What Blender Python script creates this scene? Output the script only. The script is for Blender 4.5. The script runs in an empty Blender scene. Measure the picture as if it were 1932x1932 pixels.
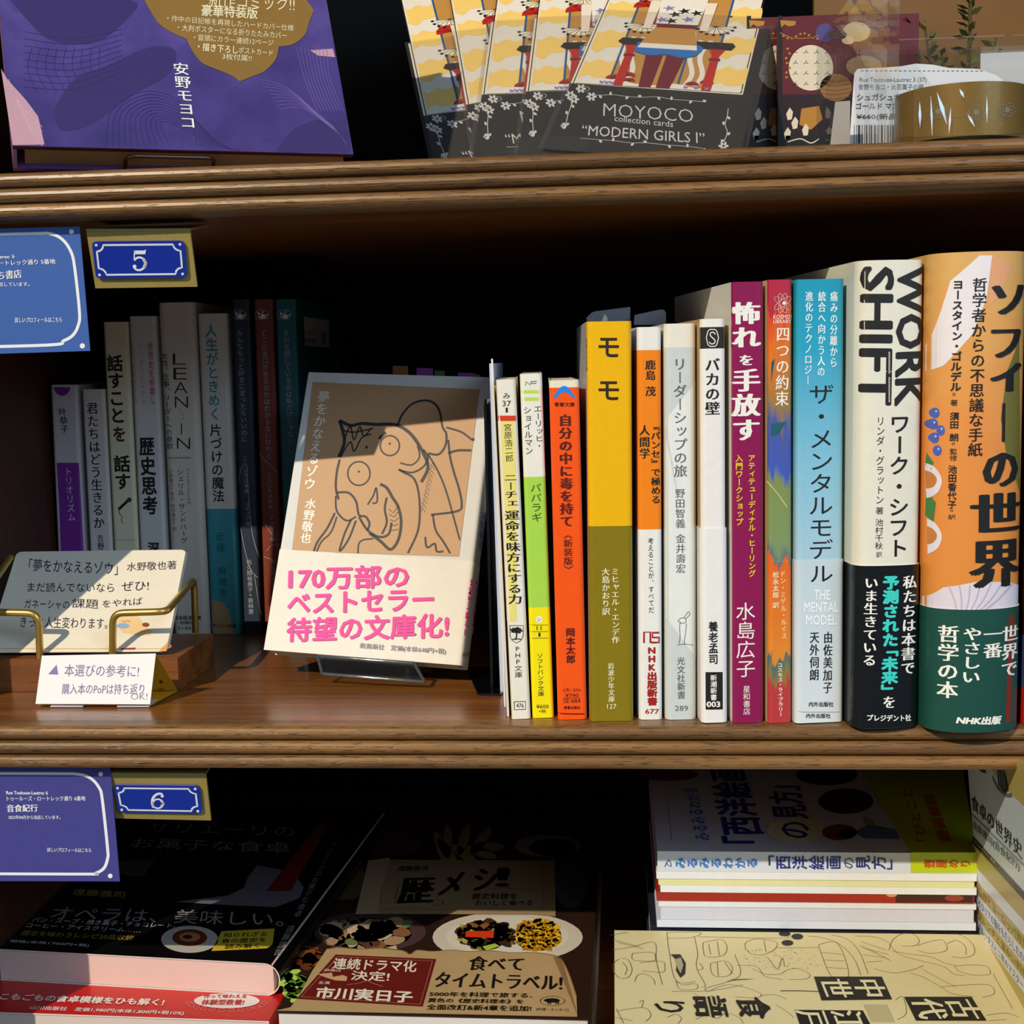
import bpy, bmesh, math, random
from mathutils import Vector as V3, Matrix

random.seed(7)
SC = bpy.context.scene
COL = SC.collection

# ------------------------------------------------------------------ camera, light, exposure
IMG, FOC = 1932.0, 2459.82
CAM = V3((0, -0.55545, 0.15833))
RX, RY, RZ = 0.11630823, -0.07913704, -0.02252409


def _rot(a, i):
    c, s = math.cos(a), math.sin(a)
    m = [[1, 0, 0], [0, 1, 0], [0, 0, 1]]
    j, k = [(1, 2), (0, 2), (0, 1)][i]
    m[j][j] = c; m[k][k] = c; m[j][k] = -s; m[k][j] = s
    return Matrix(m)


WC = _rot(RZ, 2) @ _rot(RX, 0) @ _rot(RY, 1) @ Matrix(((1, 0, 0), (0, 0, -1), (0, 1, 0)))
CW = WC.transposed()
cd = bpy.data.cameras.new('camera')
cam = bpy.data.objects.new('camera', cd)
COL.objects.link(cam)
cd.sensor_width = 36.0
cd.lens = 36.0 * FOC / IMG
cd.clip_start = 0.02
cd.clip_end = 60
bw = Matrix((WC[0], -WC[1], -WC[2])).transposed().to_4x4()
bw.translation = CAM
cam.matrix_world = bw
SC.camera = cam

world = bpy.data.worlds.new('world')
SC.world = world
world.use_nodes = True
bg = world.node_tree.nodes['Background']
bg.inputs[0].default_value = (0.7, 0.84, 1.0, 1)
bg.inputs[1].default_value = 0.15

sl = bpy.data.lights.new('sun', 'SUN')
sl.energy = 3.5
sl.angle = math.radians(0.55)
sl.color = (1.0, 0.87, 0.68)
sun = bpy.data.objects.new('sun', sl)
COL.objects.link(sun)
SUN_DIR = V3((0.57, 1.0, -0.82)).normalized()
sun.rotation_euler = SUN_DIR.to_track_quat('-Z', 'Y').to_euler()
sun.location = (-2, -3, 2.6)

al = bpy.data.lights.new('shop_window_light', 'AREA')
al.shape = 'RECTANGLE'
al.size, al.size_y = 1.6, 1.4
al.energy = 42
al.color = (0.55, 0.76, 1.0)
ao = bpy.data.objects.new('shop_window_light', al)
COL.objects.link(ao)
ao.location = (1.75, -2.0, 1.5)
ao.rotation_euler = (V3((0.0, 0, 0.1)) - ao.location).to_track_quat('-Z', 'Y').to_euler()

SC.view_settings.view_transform = 'Standard'
SC.view_settings.look = 'None'
SC.view_settings.exposure = 0.0
SC.view_settings.gamma = 1.0
SC.view_settings.use_curve_mapping = False


# ------------------------------------------------------------------ rays from photo points onto real planes
def ray(x, y):
    return CW @ V3(((x - IMG / 2) / FOC, (y - IMG / 2) / FOC, 1.0))


def hit(O, n, x, y):
    d = ray(x, y)
    return CAM + d * ((O - CAM).dot(n) / d.dot(n))


def onz(z, x, y):
    return hit(V3((0, 0, z)), V3((0, 0, 1)), x, y)


def ony(Y, x, y):
    return hit(V3((0, Y, 0)), V3((0, 1, 0)), x, y)


# ------------------------------------------------------------------ materials
def lin(h):
    h = h.lstrip('#')
    o = []
    for i in (0, 2, 4):
        c = int(h[i:i + 2], 16) / 255
        o.append(c / 12.92 if c <= .04045 else ((c + .055) / 1.055) ** 2.4)
    return o


MATS = {}


def M(hexc, rough=.45, coat=0.0, metal=0.0, var=.05, scale=240, bump=0.02, spec=.5):
    k = (hexc, rough, coat, metal, var, scale, bump, spec)
    if k in MATS: return MATS[k]
    m = bpy.data.materials.new('paper_' + hexc.strip('#'))
    m.use_nodes = True
    nt = m.node_tree
    b = nt.nodes['Principled BSDF']
    c = lin(hexc)
    tc = nt.nodes.new('ShaderNodeTexCoord')
    nz = nt.nodes.new('ShaderNodeTexNoise')
    nz.inputs['Scale'].default_value = scale
    nz.inputs['Detail'].default_value = 3
    nt.links.new(tc.outputs['Object'], nz.inputs['Vector'])
    mx = nt.nodes.new('ShaderNodeMix'); mx.data_type = 'RGBA'
    mx.inputs['A'].default_value = [x * (1 - var) for x in c] + [1]
    mx.inputs['B'].default_value = [min(1, x * (1 + var)) for x in c] + [1]
    nt.links.new(nz.outputs[0], mx.inputs['Factor'])
    nt.links.new(mx.outputs['Result'], b.inputs['Base Color'])
    b.inputs['Roughness'].default_value = rough
    b.inputs['Metallic'].default_value = metal
    b.inputs['Coat Weight'].default_value = coat
    b.inputs['Coat Roughness'].default_value = .12
    b.inputs['Specular IOR Level'].default_value = spec
    if bump:
        bp = nt.nodes.new('ShaderNodeBump')
        bp.inputs['Strength'].default_value = bump
        bp.inputs['Distance'].default_value = .0004
        nt.links.new(nz.outputs[0], bp.inputs['Height'])
        nt.links.new(bp.outputs[0], b.inputs['Normal'])
    MATS[k] = m
    return m


def ramp_mat(name, stops, axis, lo, hi, rough=.35, coat=.2, noise=0.0, nscale=(60, 60, 60)):
    """printed colour bands along a world axis of the thing (positions in metres from its base)"""
    m = bpy.data.materials.new(name); m.use_nodes = True
    nt = m.node_tree; b = nt.nodes['Principled BSDF']
    tc = nt.nodes.new('ShaderNodeTexCoord')
    sp = nt.nodes.new('ShaderNodeSeparateXYZ')
    nt.links.new(tc.outputs['Object'], sp.inputs[0])
    mr = nt.nodes.new('ShaderNodeMapRange')
    mr.inputs['From Min'].default_value = lo; mr.inputs['From Max'].default_value = hi
    nt.links.new(sp.outputs[axis], mr.inputs['Value'])
    src = mr.outputs[0]
    if noise:
        mp = nt.nodes.new('ShaderNodeMapping'); mp.inputs['Scale'].default_value = nscale
        nt.links.new(tc.outputs['Object'], mp.inputs[0])
        nz = nt.nodes.new('ShaderNodeTexNoise'); nz.inputs['Scale'].default_value = 1; nz.inputs['Detail'].default_value = 5
        nt.links.new(mp.outputs[0], nz.inputs['Vector'])
        ma = nt.nodes.new('ShaderNodeMath'); ma.operation = 'MULTIPLY_ADD'
        nt.links.new(nz.outputs[0], ma.inputs[0]); ma.inputs[1].default_value = noise
        nt.links.new(mr.outputs[0], ma.inputs[2])
        sb = nt.nodes.new('ShaderNodeMath'); sb.operation = 'SUBTRACT'
        nt.links.new(ma.outputs[0], sb.inputs[0]); sb.inputs[1].default_value = noise / 2
        src = sb.outputs[0]
    cr = nt.nodes.new('ShaderNodeValToRGB')
    el = cr.color_ramp.elements
    while len(el) < len(stops): el.new(.5)
    for e, (p, h) in zip(el, stops):
        e.position = p; e.color = lin(h) + [1]
    nt.links.new(src, cr.inputs[0])
    nt.links.new(cr.outputs[0], b.inputs['Base Color'])
    b.inputs['Roughness'].default_value = rough
    b.inputs['Coat Weight'].default_value = coat
    return m


def wood_mat(name, dark, light, pore, rough=.4, pores=.5, coat=.0, sc=1.0, fleck=None):
    m = bpy.data.materials.new(name); m.use_nodes = True
    nt = m.node_tree; b = nt.nodes['Principled BSDF']
    tc = nt.nodes.new('ShaderNodeTexCoord')

    def nz(scale, det):
        mp = nt.nodes.new('ShaderNodeMapping'); mp.inputs['Scale'].default_value = scale
        nt.links.new(tc.outputs['Object'], mp.inputs[0])
        n = nt.nodes.new('ShaderNodeTexNoise'); n.inputs['Scale'].default_value = 1; n.inputs['Detail'].default_value = det
        nt.links.new(mp.outputs[0], n.inputs['Vector'])
        return n
    a = nz((6 * sc, 150 * sc, 170 * sc), 4)
    r = nt.nodes.new('ShaderNodeValToRGB')
    r.color_ramp.elements[0].position = .3; r.color_ramp.elements[0].color = lin(dark) + [1]
    r.color_ramp.elements[1].position = .72; r.color_ramp.elements[1].color = lin(light) + [1]
    nt.links.new(a.outputs[0], r.inputs[0])
    p = nz((110 * sc, 1700 * sc, 1700 * sc), 2)
    pr = nt.nodes.new('ShaderNodeValToRGB')
    pr.color_ramp.elements[0].position = .57; pr.color_ramp.elements[0].color = (0, 0, 0, 1)
    pr.color_ramp.elements[1].position = .63; pr.color_ramp.elements[1].color = (pores,) * 3 + (1,)
    nt.links.new(p.outputs[0], pr.inputs[0])
    mx = nt.nodes.new('ShaderNodeMix'); mx.data_type = 'RGBA'
    nt.links.new(pr.outputs[0], mx.inputs['Factor'])
    nt.links.new(r.outputs[0], mx.inputs['A'])
    mx.inputs['B'].default_value = lin(pore) + [1]
    nt.links.new(mx.outputs['Result'], b.inputs['Base Color'])
    b.inputs['Roughness'].default_value = rough
    b.inputs['Coat Weight'].default_value = coat
    b.inputs['Coat Roughness'].default_value = .2
    bp = nt.nodes.new('ShaderNodeBump'); bp.inputs['Strength'].default_value = .25; bp.inputs['Distance'].default_value = .0006
    nt.links.new(pr.outputs[0], bp.inputs['Height']); bp.invert = True
    nt.links.new(bp.outputs[0], b.inputs['Normal'])
    return m


def clear_mat(name, tint=(1, 1, 1), refl=.6, rough=.04, body=0.0, bodycol=(.8, .85, .9), wrinkle=0.0):
    """thin clear plastic: light passes, the surface mirrors more at grazing angles"""
    m = bpy.data.materials.new(name); m.use_nodes = True
    nt = m.node_tree; nt.nodes.clear()
    out = nt.nodes.new('ShaderNodeOutputMaterial')
    tr = nt.nodes.new('ShaderNodeBsdfTransparent'); tr.inputs[0].default_value = tint + (1,)
    gl = nt.nodes.new('ShaderNodeBsdfGlossy'); gl.inputs['Roughness'].default_value = rough
    lw = nt.nodes.new('ShaderNodeLayerWeight'); lw.inputs[0].default_value = .5
    pw = nt.nodes.new('ShaderNodeMath'); pw.operation = 'POWER'; pw.inputs[1].default_value = 4
    nt.links.new(lw.outputs['Facing'], pw.inputs[0])
    mu = nt.nodes.new('ShaderNodeMath'); mu.operation = 'MULTIPLY_ADD'; mu.inputs[1].default_value = .8 * refl; mu.inputs[2].default_value = .035 * refl; mu.use_clamp = True
    nt.links.new(pw.outputs[0], mu.inputs[0])
    mx = nt.nodes.new('ShaderNodeMixShader')
    nt.links.new(mu.outputs[0], mx.inputs[0]); nt.links.new(tr.outputs[0], mx.inputs[1]); nt.links.new(gl.outputs[0], mx.inputs[2])
    last = mx
    if body:
        df = nt.nodes.new('ShaderNodeBsdfDiffuse'); df.inputs[0].default_value = bodycol + (1,)
        m2 = nt.nodes.new('ShaderNodeMixShader'); m2.inputs[0].default_value = body
        nt.links.new(mx.outputs[0], m2.inputs[1]); nt.links.new(df.outputs[0], m2.inputs[2]); last = m2
    nz = nt.nodes.new('ShaderNodeTexNoise'); nz.inputs['Scale'].default_value = 90
    tc = nt.nodes.new('ShaderNodeTexCoord'); nt.links.new(tc.outputs['Object'], nz.inputs['Vector'])
    bp = nt.nodes.new('ShaderNodeBump'); bp.inputs['Strength'].default_value = .05 + wrinkle; bp.inputs['Distance'].default_value = .001
    nt.links.new(nz.outputs[0], bp.inputs['Height']); nt.links.new(bp.outputs[0], gl.inputs['Normal'])
    nt.links.new(last.outputs[0], out.inputs[0])
    return m


# ------------------------------------------------------------------ mesh building
class MB:
    def __init__(s):
        s.v = []; s.f = []; s.m = []; s.sm = []; s.mats = []

    def mi(s, mat):
        if mat not in s.mats: s.mats.append(mat)
        return s.mats.index(mat)

    def poly(s, pts, mat, smooth=False):
        b = len(s.v); s.v += [V3(p) for p in pts]
        s.f.append(list(range(b, b + len(pts)))); s.m.append(s.mi(mat)); s.sm.append(smooth)

    def grid(s, rows, mats, smooth=True, close=False):
        """rows of equal length; mats: one material or a list per row gap"""
        b = len(s.v); n = len(rows[0])
        for r in rows: s.v += [V3(p) for p in r]
        for i in range(len(rows) - 1):
            k = s.mi(mats[i] if isinstance(mats, (list, tuple)) else mats)
            for j in range(n if close else n - 1):
                j2 = (j + 1) % n
                s.f.append([b + i * n + j, b + i * n + j2, b + (i + 1) * n + j2, b + (i + 1) * n + j])
                s.m.append(k); s.sm.append(smooth)

    def prism(s, top, vec, mat, side=None):
        """solid from a polygon swept along vec"""
        vec = V3(vec); top = [V3(p) for p in top]; bot = [p + vec for p in top]
        s.poly(top, mat); s.poly(bot[::-1], side or mat)
        n = len(top)
        for i in range(n):
            j = (i + 1) % n
            s.poly([top[i], bot[i], bot[j], top[j]], side or mat)

    def box(s, lo, hi, mat):
        x0, y0, z0 = lo; x1, y1, z1 = hi
        s.prism([(x0, y0, z1), (x1, y0, z1), (x1, y1, z1), (x0, y1, z1)], (0, 0, z0 - z1), mat)

    def tube(s, pts, r, mat, seg=14):
        pts = [V3(p) for p in pts]; rows = []
        ref = V3((0.13, 0.31, .94)).normalized()
        for i, p in enumerate(pts):
            t = (pts[min(i + 1, len(pts) - 1)] - pts[max(i - 1, 0)]).normalized()
            a = t.cross(ref).normalized(); c = t.cross(a)
            rows.append([p + (a * math.cos(2 * math.pi * k / seg) + c * math.sin(2 * math.pi * k / seg)) * r for k in range(seg)])
        s.grid(rows, mat, True, True)
        s.poly(rows[0][::-1], mat); s.poly(rows[-1], mat)

    def build(s, name, parent=None, loc=None):
        me = bpy.data.meshes.new(name)
        o = bpy.data.objects.new(name, me)
        COL.objects.link(o)
        L = V3(loc) if loc is not None else (V3(parent['_w']) if parent else V3((0, 0, 0)))
        me.from_pydata([tuple(p - L) for p in s.v], [], s.f)
        for mt in s.mats: me.materials.append(mt)
        me.polygons.foreach_set('material_index', s.m)
        me.polygons.foreach_set('use_smooth', s.sm)
        me.update()
        if parent:
            o.parent = parent
            if loc is not None: o.location = L - V3(parent['_w'])
            o['_w'] = tuple(L)
        else:
            o.location = L; o['_w'] = tuple(L)
        return o


def tag(o, label, cat, group=None, kind=None):
    o['label'] = label; o['category'] = cat
    if group: o['group'] = group
    if kind: o['kind'] = kind
    return o


def thing(name, label, cat, loc, group=None):
    o = bpy.data.objects.new(name, None)
    COL.objects.link(o)
    o.empty_display_size = .01
    o.location = loc; o['_w'] = tuple(loc)
    return tag(o, label, cat, group)


# ------------------------------------------------------------------ printed surfaces
class Surf:
    """a flat or gently rounded face that takes print; u across, v up, n towards the viewer"""
    def __init__(s, O, eu, ev, f=None, d=None, w=None, off=0.0):
        s.O = V3(O); s.eu = V3(eu).normalized(); s.ev = V3(ev).normalized()
        s.n = s.eu.cross(s.ev).normalized(); s.f = f; s.d = V3(d) if d is not None else -s.n; s.off = off; s.w = w

    def px(s, x, y):
        O = s.O; u = v = 0
        for _ in range(7 if s.f else 1):
            p = hit(O, s.n, x, y) - O
            u, v = p.dot(s.eu), p.dot(s.ev)
            if s.f:
                u = max(-s.w / 2 * .999, min(s.w / 2 * .999, u))
                O = s.O + s.d * s.f(u)
        return (u, v)

    def P(s, u, v, lay=0.0):
        o = s.off + lay * .00007
        if not s.f: return s.O + s.eu * u + s.ev * v + s.n * o
        h = 1e-5
        g = (s.f(min(u + h, s.w / 2)) - s.f(max(u - h, -s.w / 2))) / (2 * h)
        g = max(-3, min(3, g))
        nn = (-s.d + s.eu * g).normalized()
        return s.O + s.eu * u + s.ev * v + s.d * s.f(u) + nn * o

    def lift(s, off):
        t = Surf(s.O, s.eu, s.ev, s.f, s.d, s.w, s.off + off)
        return t


def put2d(mb, S, verts, faces, mat, lay):
    if S.f:
        bm = bmesh.new()
        vs = [bm.verts.new((p[0], p[1], 0)) for p in verts]
        for f in faces:
            try: bm.faces.new([vs[i] for i in f])
            except ValueError: pass
        us = [p[0] for p in verts]
        a, b = min(us), max(us)
        n = max(1, int((b - a) / .0012))
        for k in range(1, n):
            c = a + (b - a) * k / n
            bmesh.ops.bisect_plane(bm, geom=bm.verts[:] + bm.edges[:] + bm.faces[:], plane_co=(c, 0, 0), plane_no=(1, 0, 0), dist=1e-7)
        bm.verts.index_update()
        verts = [(v.co.x, v.co.y) for v in bm.verts]
        faces = [[v.index for v in f.verts] for f in bm.faces]
        bm.free()
    b = len(mb.v); k = mb.mi(mat)
    mb.v += [S.P(u, v, lay) for u, v in verts]
    for f in faces:
        mb.f.append([b + i for i in f]); mb.m.append(k); mb.sm.append(False)


_tc = bpy.data.curves.new('glyph', 'FONT')
_to = bpy.data.objects.new('glyph', _tc)
COL.objects.link(_to)
_tc.resolution_u = 2
_G = {}


def glyph(t, off):
    if not t.isascii(): off = 0
    k = (t, off)
    if k not in _G:
        _tc.body = t; _tc.offset = off
        bpy.context.view_layer.update()
        dg = bpy.context.evaluated_depsgraph_get()
        me = bpy.data.meshes.new_from_object(_to.evaluated_get(dg))
        _G[k] = ([(v.co.x, v.co.y) for v in me.vertices], [list(p.vertices) for p in me.polygons])
        bpy.data.meshes.remove(me)
    return _G[k]


def _ringc(r, n, c=True): return ([(0, 0)] if c else []) + [(r * math.cos(2 * math.pi * k / n), r * math.sin(2 * math.pi * k / n)) for k in range(n)]


STY = {'l': (-.012, [(0, 0)]), 'g': (0, [(0, 0)]), 'b': (0, _ringc(.017, 4, False)), 'B': (0, _ringc(.031, 6)), 'X': (0, _ringc(.028, 5) + _ringc(.052, 8, False)),
       'm': (-.014, [(-.016, 0), (.016, 0)]), 'S': (0, [(-.03, 0), (0, 0), (.03, 0)]), 'T': (0, [(-.055, 0), (-.028, .008), (0, -.008), (.028, .008), (.055, 0)])}
ROT = 'ー〜「」『』（）()〈〉《》=＝…-'
SMALL = 'ぁぃぅぇぉっゃゅょァィゥェォッャュョ'


def emit(mb, S, t, sty, mat, lay, A):
    """A maps glyph space to (u,v)"""
    off, cps = STY[sty]
    g, fc = glyph(t, off)
    for i, (dx, dy) in enumerate(cps):
        put2d(mb, S, [A(x + dx, y + dy) for x, y in g], fc, mat, lay + i * .03)


def vt(mb, S, t, xt, y0, xb, y1, w, mat, sty='g', lay=2, wy=None):
    """vertical writing: centre line from (xt,y0) to (xb,y1) in the photo, characters w wide"""
    a = S.px(xt, y0); b = S.px(xb, y1)
    wl = S.px(xt - w / 2, y0); wr = S.px(xt + w / 2, y0)
    if wy: wl, wr = S.px(*wy[0]), S.px(*wy[1])
    W = math.hypot(wr[0] - wl[0], wr[1] - wl[1]) * 1.06
    cells = [(.5 if c == ' ' else 1.0) for c in t]
    tot = sum(cells); pos = 0
    dx, dy = b[0] - a[0], b[1] - a[1]
    L = math.hypot(dx, dy); dx /= L; dy /= L
    rx, ry = -dy, dx            # right-hand direction of the characters
    pit = L / tot
    for c, cw in zip(t, cells):
        m = pos + cw / 2; pos += cw
        if c in ' 　': continue
        cx, cy = a[0] + dx * pit * m, a[1] + dy * pit * m
        sx, sy = W, pit * .98
        if c.isascii() and c not in '()=-':
            g, _ = glyph(c, 0)
            mid = (min(p[0] for p in g) + max(p[0] for p in g)) / 2
            gy = .34
        else:
            mid, gy = .5, .38
        ox = oy = 0
        if c in '、。': ox, oy = .6, .55
        elif c in SMALL: ox, oy = .1, .1

        def A(x, y, c=c, mid=mid, gy=gy, ox=ox, oy=oy, cx=cx, cy=cy, sx=sx, sy=sy):
            x = x - mid + ox; y = y - gy + oy
            if c in ROT: x, y = y, -x
            return (cx + rx * x * sx - dx * y * sy, cy + ry * x * sx - dy * y * sy)
        emit(mb, S, c, sty, mat, lay, A)


def ht(mb, S, t, TL, TR, BL, mat, sty='g', lay=2):
    """one run of writing whose bounding box has these three corners in the photo"""
    a, b, c = S.px(*TL), S.px(*TR), S.px(*BL)
    g, _ = glyph(t, STY[sty][0])
    x0, x1 = min(p[0] for p in g), max(p[0] for p in g)
    y0, y1 = min(p[1] for p in g), max(p[1] for p in g)

    def A(x, y):
        s = (x - x0) / (x1 - x0); r = (y1 - y) / (y1 - y0)
        return (a[0] + (b[0] - a[0]) * s + (c[0] - a[0]) * r, a[1] + (b[1] - a[1]) * s + (c[1] - a[1]) * r)
    emit(mb, S, t, sty, mat, lay, A)


def hx(mb, S, t, x0, x1, y0, y1, mat, sty='g', lay=2, sl=0):
    ht(mb, S, t, (x0, y0), (x1, y0 + sl), (x0, y1), mat, sty, lay)


def pl(mb, S, pts, mat, lay=1):
    uv = [S.px(*p) for p in pts]
    put2d(mb, S, uv, [list(range(len(uv)))], mat, lay)


def rc(mb, S, x0, y0, x1, y1, mat, lay=1):
    pl(mb, S, [(x0, y0), (x1, y0), (x1, y1), (x0, y1)], mat, lay)


def smooth_pts(pts, n=6):
    if len(pts) < 3: return pts
    o = []
    for i in range(len(pts) - 1):
        p0, p1, p2, p3 = pts[max(i - 1, 0)], pts[i], pts[i + 1], pts[min(i + 2, len(pts) - 1)]
        for k in range(n):
            t = k / n
            o.append(tuple(.5 * ((2 * p1[j]) + (-p0[j] + p2[j]) * t + (2 * p0[j] - 5 * p1[j] + 4 * p2[j] - p3[j]) * t * t + (-p0[j] + 3 * p1[j] - 3 * p2[j] + p3[j]) * t ** 3) for j in (0, 1)))
    return o + [pts[-1]]


def ribbon(uv, w):
    vs, fs = [], []
    for i, p in enumerate(uv):
        q0, q1 = uv[max(i - 1, 0)], uv[min(i + 1, len(uv) - 1)]
        dx, dy = q1[0] - q0[0], q1[1] - q0[1]; L = math.hypot(dx, dy) or 1
        vs += [(p[0] - dy / L * w / 2, p[1] + dx / L * w / 2), (p[0] + dy / L * w / 2, p[1] - dx / L * w / 2)]
        if i: fs.append([2 * i - 2, 2 * i - 1, 2 * i + 1, 2 * i])
    return vs, fs


def st(mb, S, pts, w, mat, lay=2, sm=True, close=False):
    """a drawn line through photo points, w photo pixels wide"""
    if close: pts = list(pts) + [pts[0]]
    if sm: pts = smooth_pts(pts)
    uv = [S.px(*p) for p in pts]
    a, b = S.px(pts[0][0], pts[0][1]), S.px(pts[0][0] + 4, pts[0][1])
    W = w * math.hypot(a[0] - b[0], a[1] - b[1]) / 4
    vs, fs = ribbon(uv, W)
    put2d(mb, S, vs, fs, mat, lay)


def el(mb, S, cx, cy, rx, ry, mat, lay=2, seg=28, rot=0):
    c, s = math.cos(rot), math.sin(rot)
    pl(mb, S, [(cx + rx * math.cos(a) * c - ry * math.sin(a) * s, cy + rx * math.cos(a) * s + ry * math.sin(a) * c) for a in [2 * math.pi * k / seg for k in range(seg)]], mat, lay)


def ring(mb, S, cx, cy, rx, ry, w, mat, lay=2, seg=28):
    st(mb, S, [(cx + rx * math.cos(2 * math.pi * k / seg), cy + ry * math.sin(2 * math.pi * k / seg)) for k in range(seg + 1)], w, mat, lay, False)


INK = M('#15120f', .5)
WHT = M('#efece2', .45)
PAGE = M('#cfc3a4', .8, var=.08, scale=900)
PAPER = M('#ddd6c6', .6)

# ------------------------------------------------------------------ the bookcase
SHELF = wood_mat('shelf_board_wood', '#613817', '#8d5826', '#43280f', rough=.3, pores=.3, coat=.35)
MOULD = wood_mat('moulding_oak', '#5c3f1f', '#8c6436', '#2a190b', rough=.38, pores=.65, coat=.15)
SIDEW = wood_mat('side_panel_wood', '#3a1d0e', '#4d2814', '#2a140a', rough=.55, pores=.3)
BACK = M('#16130f', .85, var=.15, scale=60)
XL, XR = -.3335, .40
bc = thing('bookcase', 'dark brown wooden bookcase with beaded shelf edges holding all the books', 'bookcase', (0, .2, -.2))


def shelf(top, name):
    b = MB()
    b.box((XL, .005, top - .0195), (XR, .492, top), SHELF)
    s = b.build(name, bc)
    prof = [(.005, top)]
    for k in range(3):
        zc = top - (3.3 + k * 6.55) / 1000
        for j in range(9):
            a = math.pi / 2 - math.pi * j / 8
            prof.append((-.0028 - .0034 * math.cos(a) * 1.0, zc + .0031 * math.sin(a)))
    prof.append((.005, top - .0205))
    m = MB()
    rows = [[(x, y, z) for y, z in prof] for x in (XL - .02, XR + .02)]
    m.grid(rows, MOULD, False)
    for r in rows: m.poly(r, MOULD)
    mo = m.build('edge_moulding', s)
    return s


shelf(.2425, 'upper_shelf'); shelf(0.0, 'middle_shelf'); shelf(-.2, 'lower_shelf')
for nm, x0, x1 in (('side_panel', XL - .02, XL), ('side_panel', XR, XR + .02)):
    b = MB(); b.box((x0, -.004, -.24), (x1, .5, .78), SIDEW); b.build(nm, bc)
b = MB(); b.box((XL, .492, -.24), (XR, .5, .78), BACK); b.build('back_panel', bc)
b = MB(); b.box((XL, -.004, .76), (XR, .492, .78), SHELF); b.build('top_board', bc)
b = MB(); b.box((XL, .003, -.24), (XR, .02, -.2205), SHELF); b.build('plinth', bc)


# ------------------------------------------------------------------ upright books
PLAN = []
TAPER = .2    # worn paperbacks are thinner at the fore edge than at the spine


def shell(mb, S, h0, h1, D, t, mats, lv, flank=None, off=0.0):
    """jacket: left cover, rounded spine, right cover, with thickness; lv = heights, mats per band"""
    w = S.w; N = 26
    us = [w / 2 * math.sin(math.pi / 2 * (2 * k / N - 1)) for k in range(N + 1)]

    def outline(ins):
        o = []
        s = 1 - 2 * ins / w
        for k in (1, .8, .6, .4, .2):
            o.append((-w / 2 + ins - off, S.f(w / 2) + (D - S.f(w / 2)) * k))
        for u in us: o.append((u * (s + 2 * off / w), S.f(u) + ins - off))
        for k in (.2, .4, .6, .8, 1):
            o.append((w / 2 - ins + off - TAPER * w * k, S.f(w / 2) + (D - S.f(w / 2)) * k))
        return o
    OUT, INN = outline(0), outline(t)

    def pt(q, v): return S.O + S.eu * q[0] + S.d * q[1] + S.ev * v
    nf = 5
    parts = [(0, nf + 1), (nf, nf + N + 1), (nf + N, len(OUT))]
    for pi, (a, c) in enumerate(parts):
        rows = [[pt(q, v) for q in OUT[a:c]] for v in lv]
        ms = mats
        if flank and pi != 1:
            fl = flank if isinstance(flank, (list, tuple)) else (flank, flank)
            if fl[0 if pi == 0 else 1] is not None: ms = [fl[0 if pi == 0 else 1]] * len(mats)
        mb.grid(rows, ms, True)
    inner = M('#cfcabd', .7)
    mb.grid([[pt(q, v) for q in INN] for v in (lv[-1], lv[0])], inner, True)
    n = len(OUT)
    for v, mt in ((lv[-1], mats[-1]), (lv[0], mats[0])):
        mb.grid([[pt(q, v) for q in OUT], [pt(q, v) for q in INN]], inner, False)
    for j in (0, n - 1):
        mb.poly([pt(OUT[j], lv[0]), pt(OUT[j], lv[-1]), pt(INN[j], lv[-1]), pt(INN[j], lv[0])], inner)


def mk_f(w, bul, r):
    def f(u):
        a = min(1.0, abs(u) / (w / 2)); rr = max(1e-4, r / (w / 2))
        y = bul * (1 - math.sqrt(max(0, 1 - .96 * a * a))) / (1 - math.sqrt(.04)) if bul else 0.0
        if a > 1 - rr:
            q = (a - (1 - rr)) / rr
            y += r * (1 - math.sqrt(max(0, 1 - min(.999, q) ** 2)))
        return y
    return f


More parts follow.
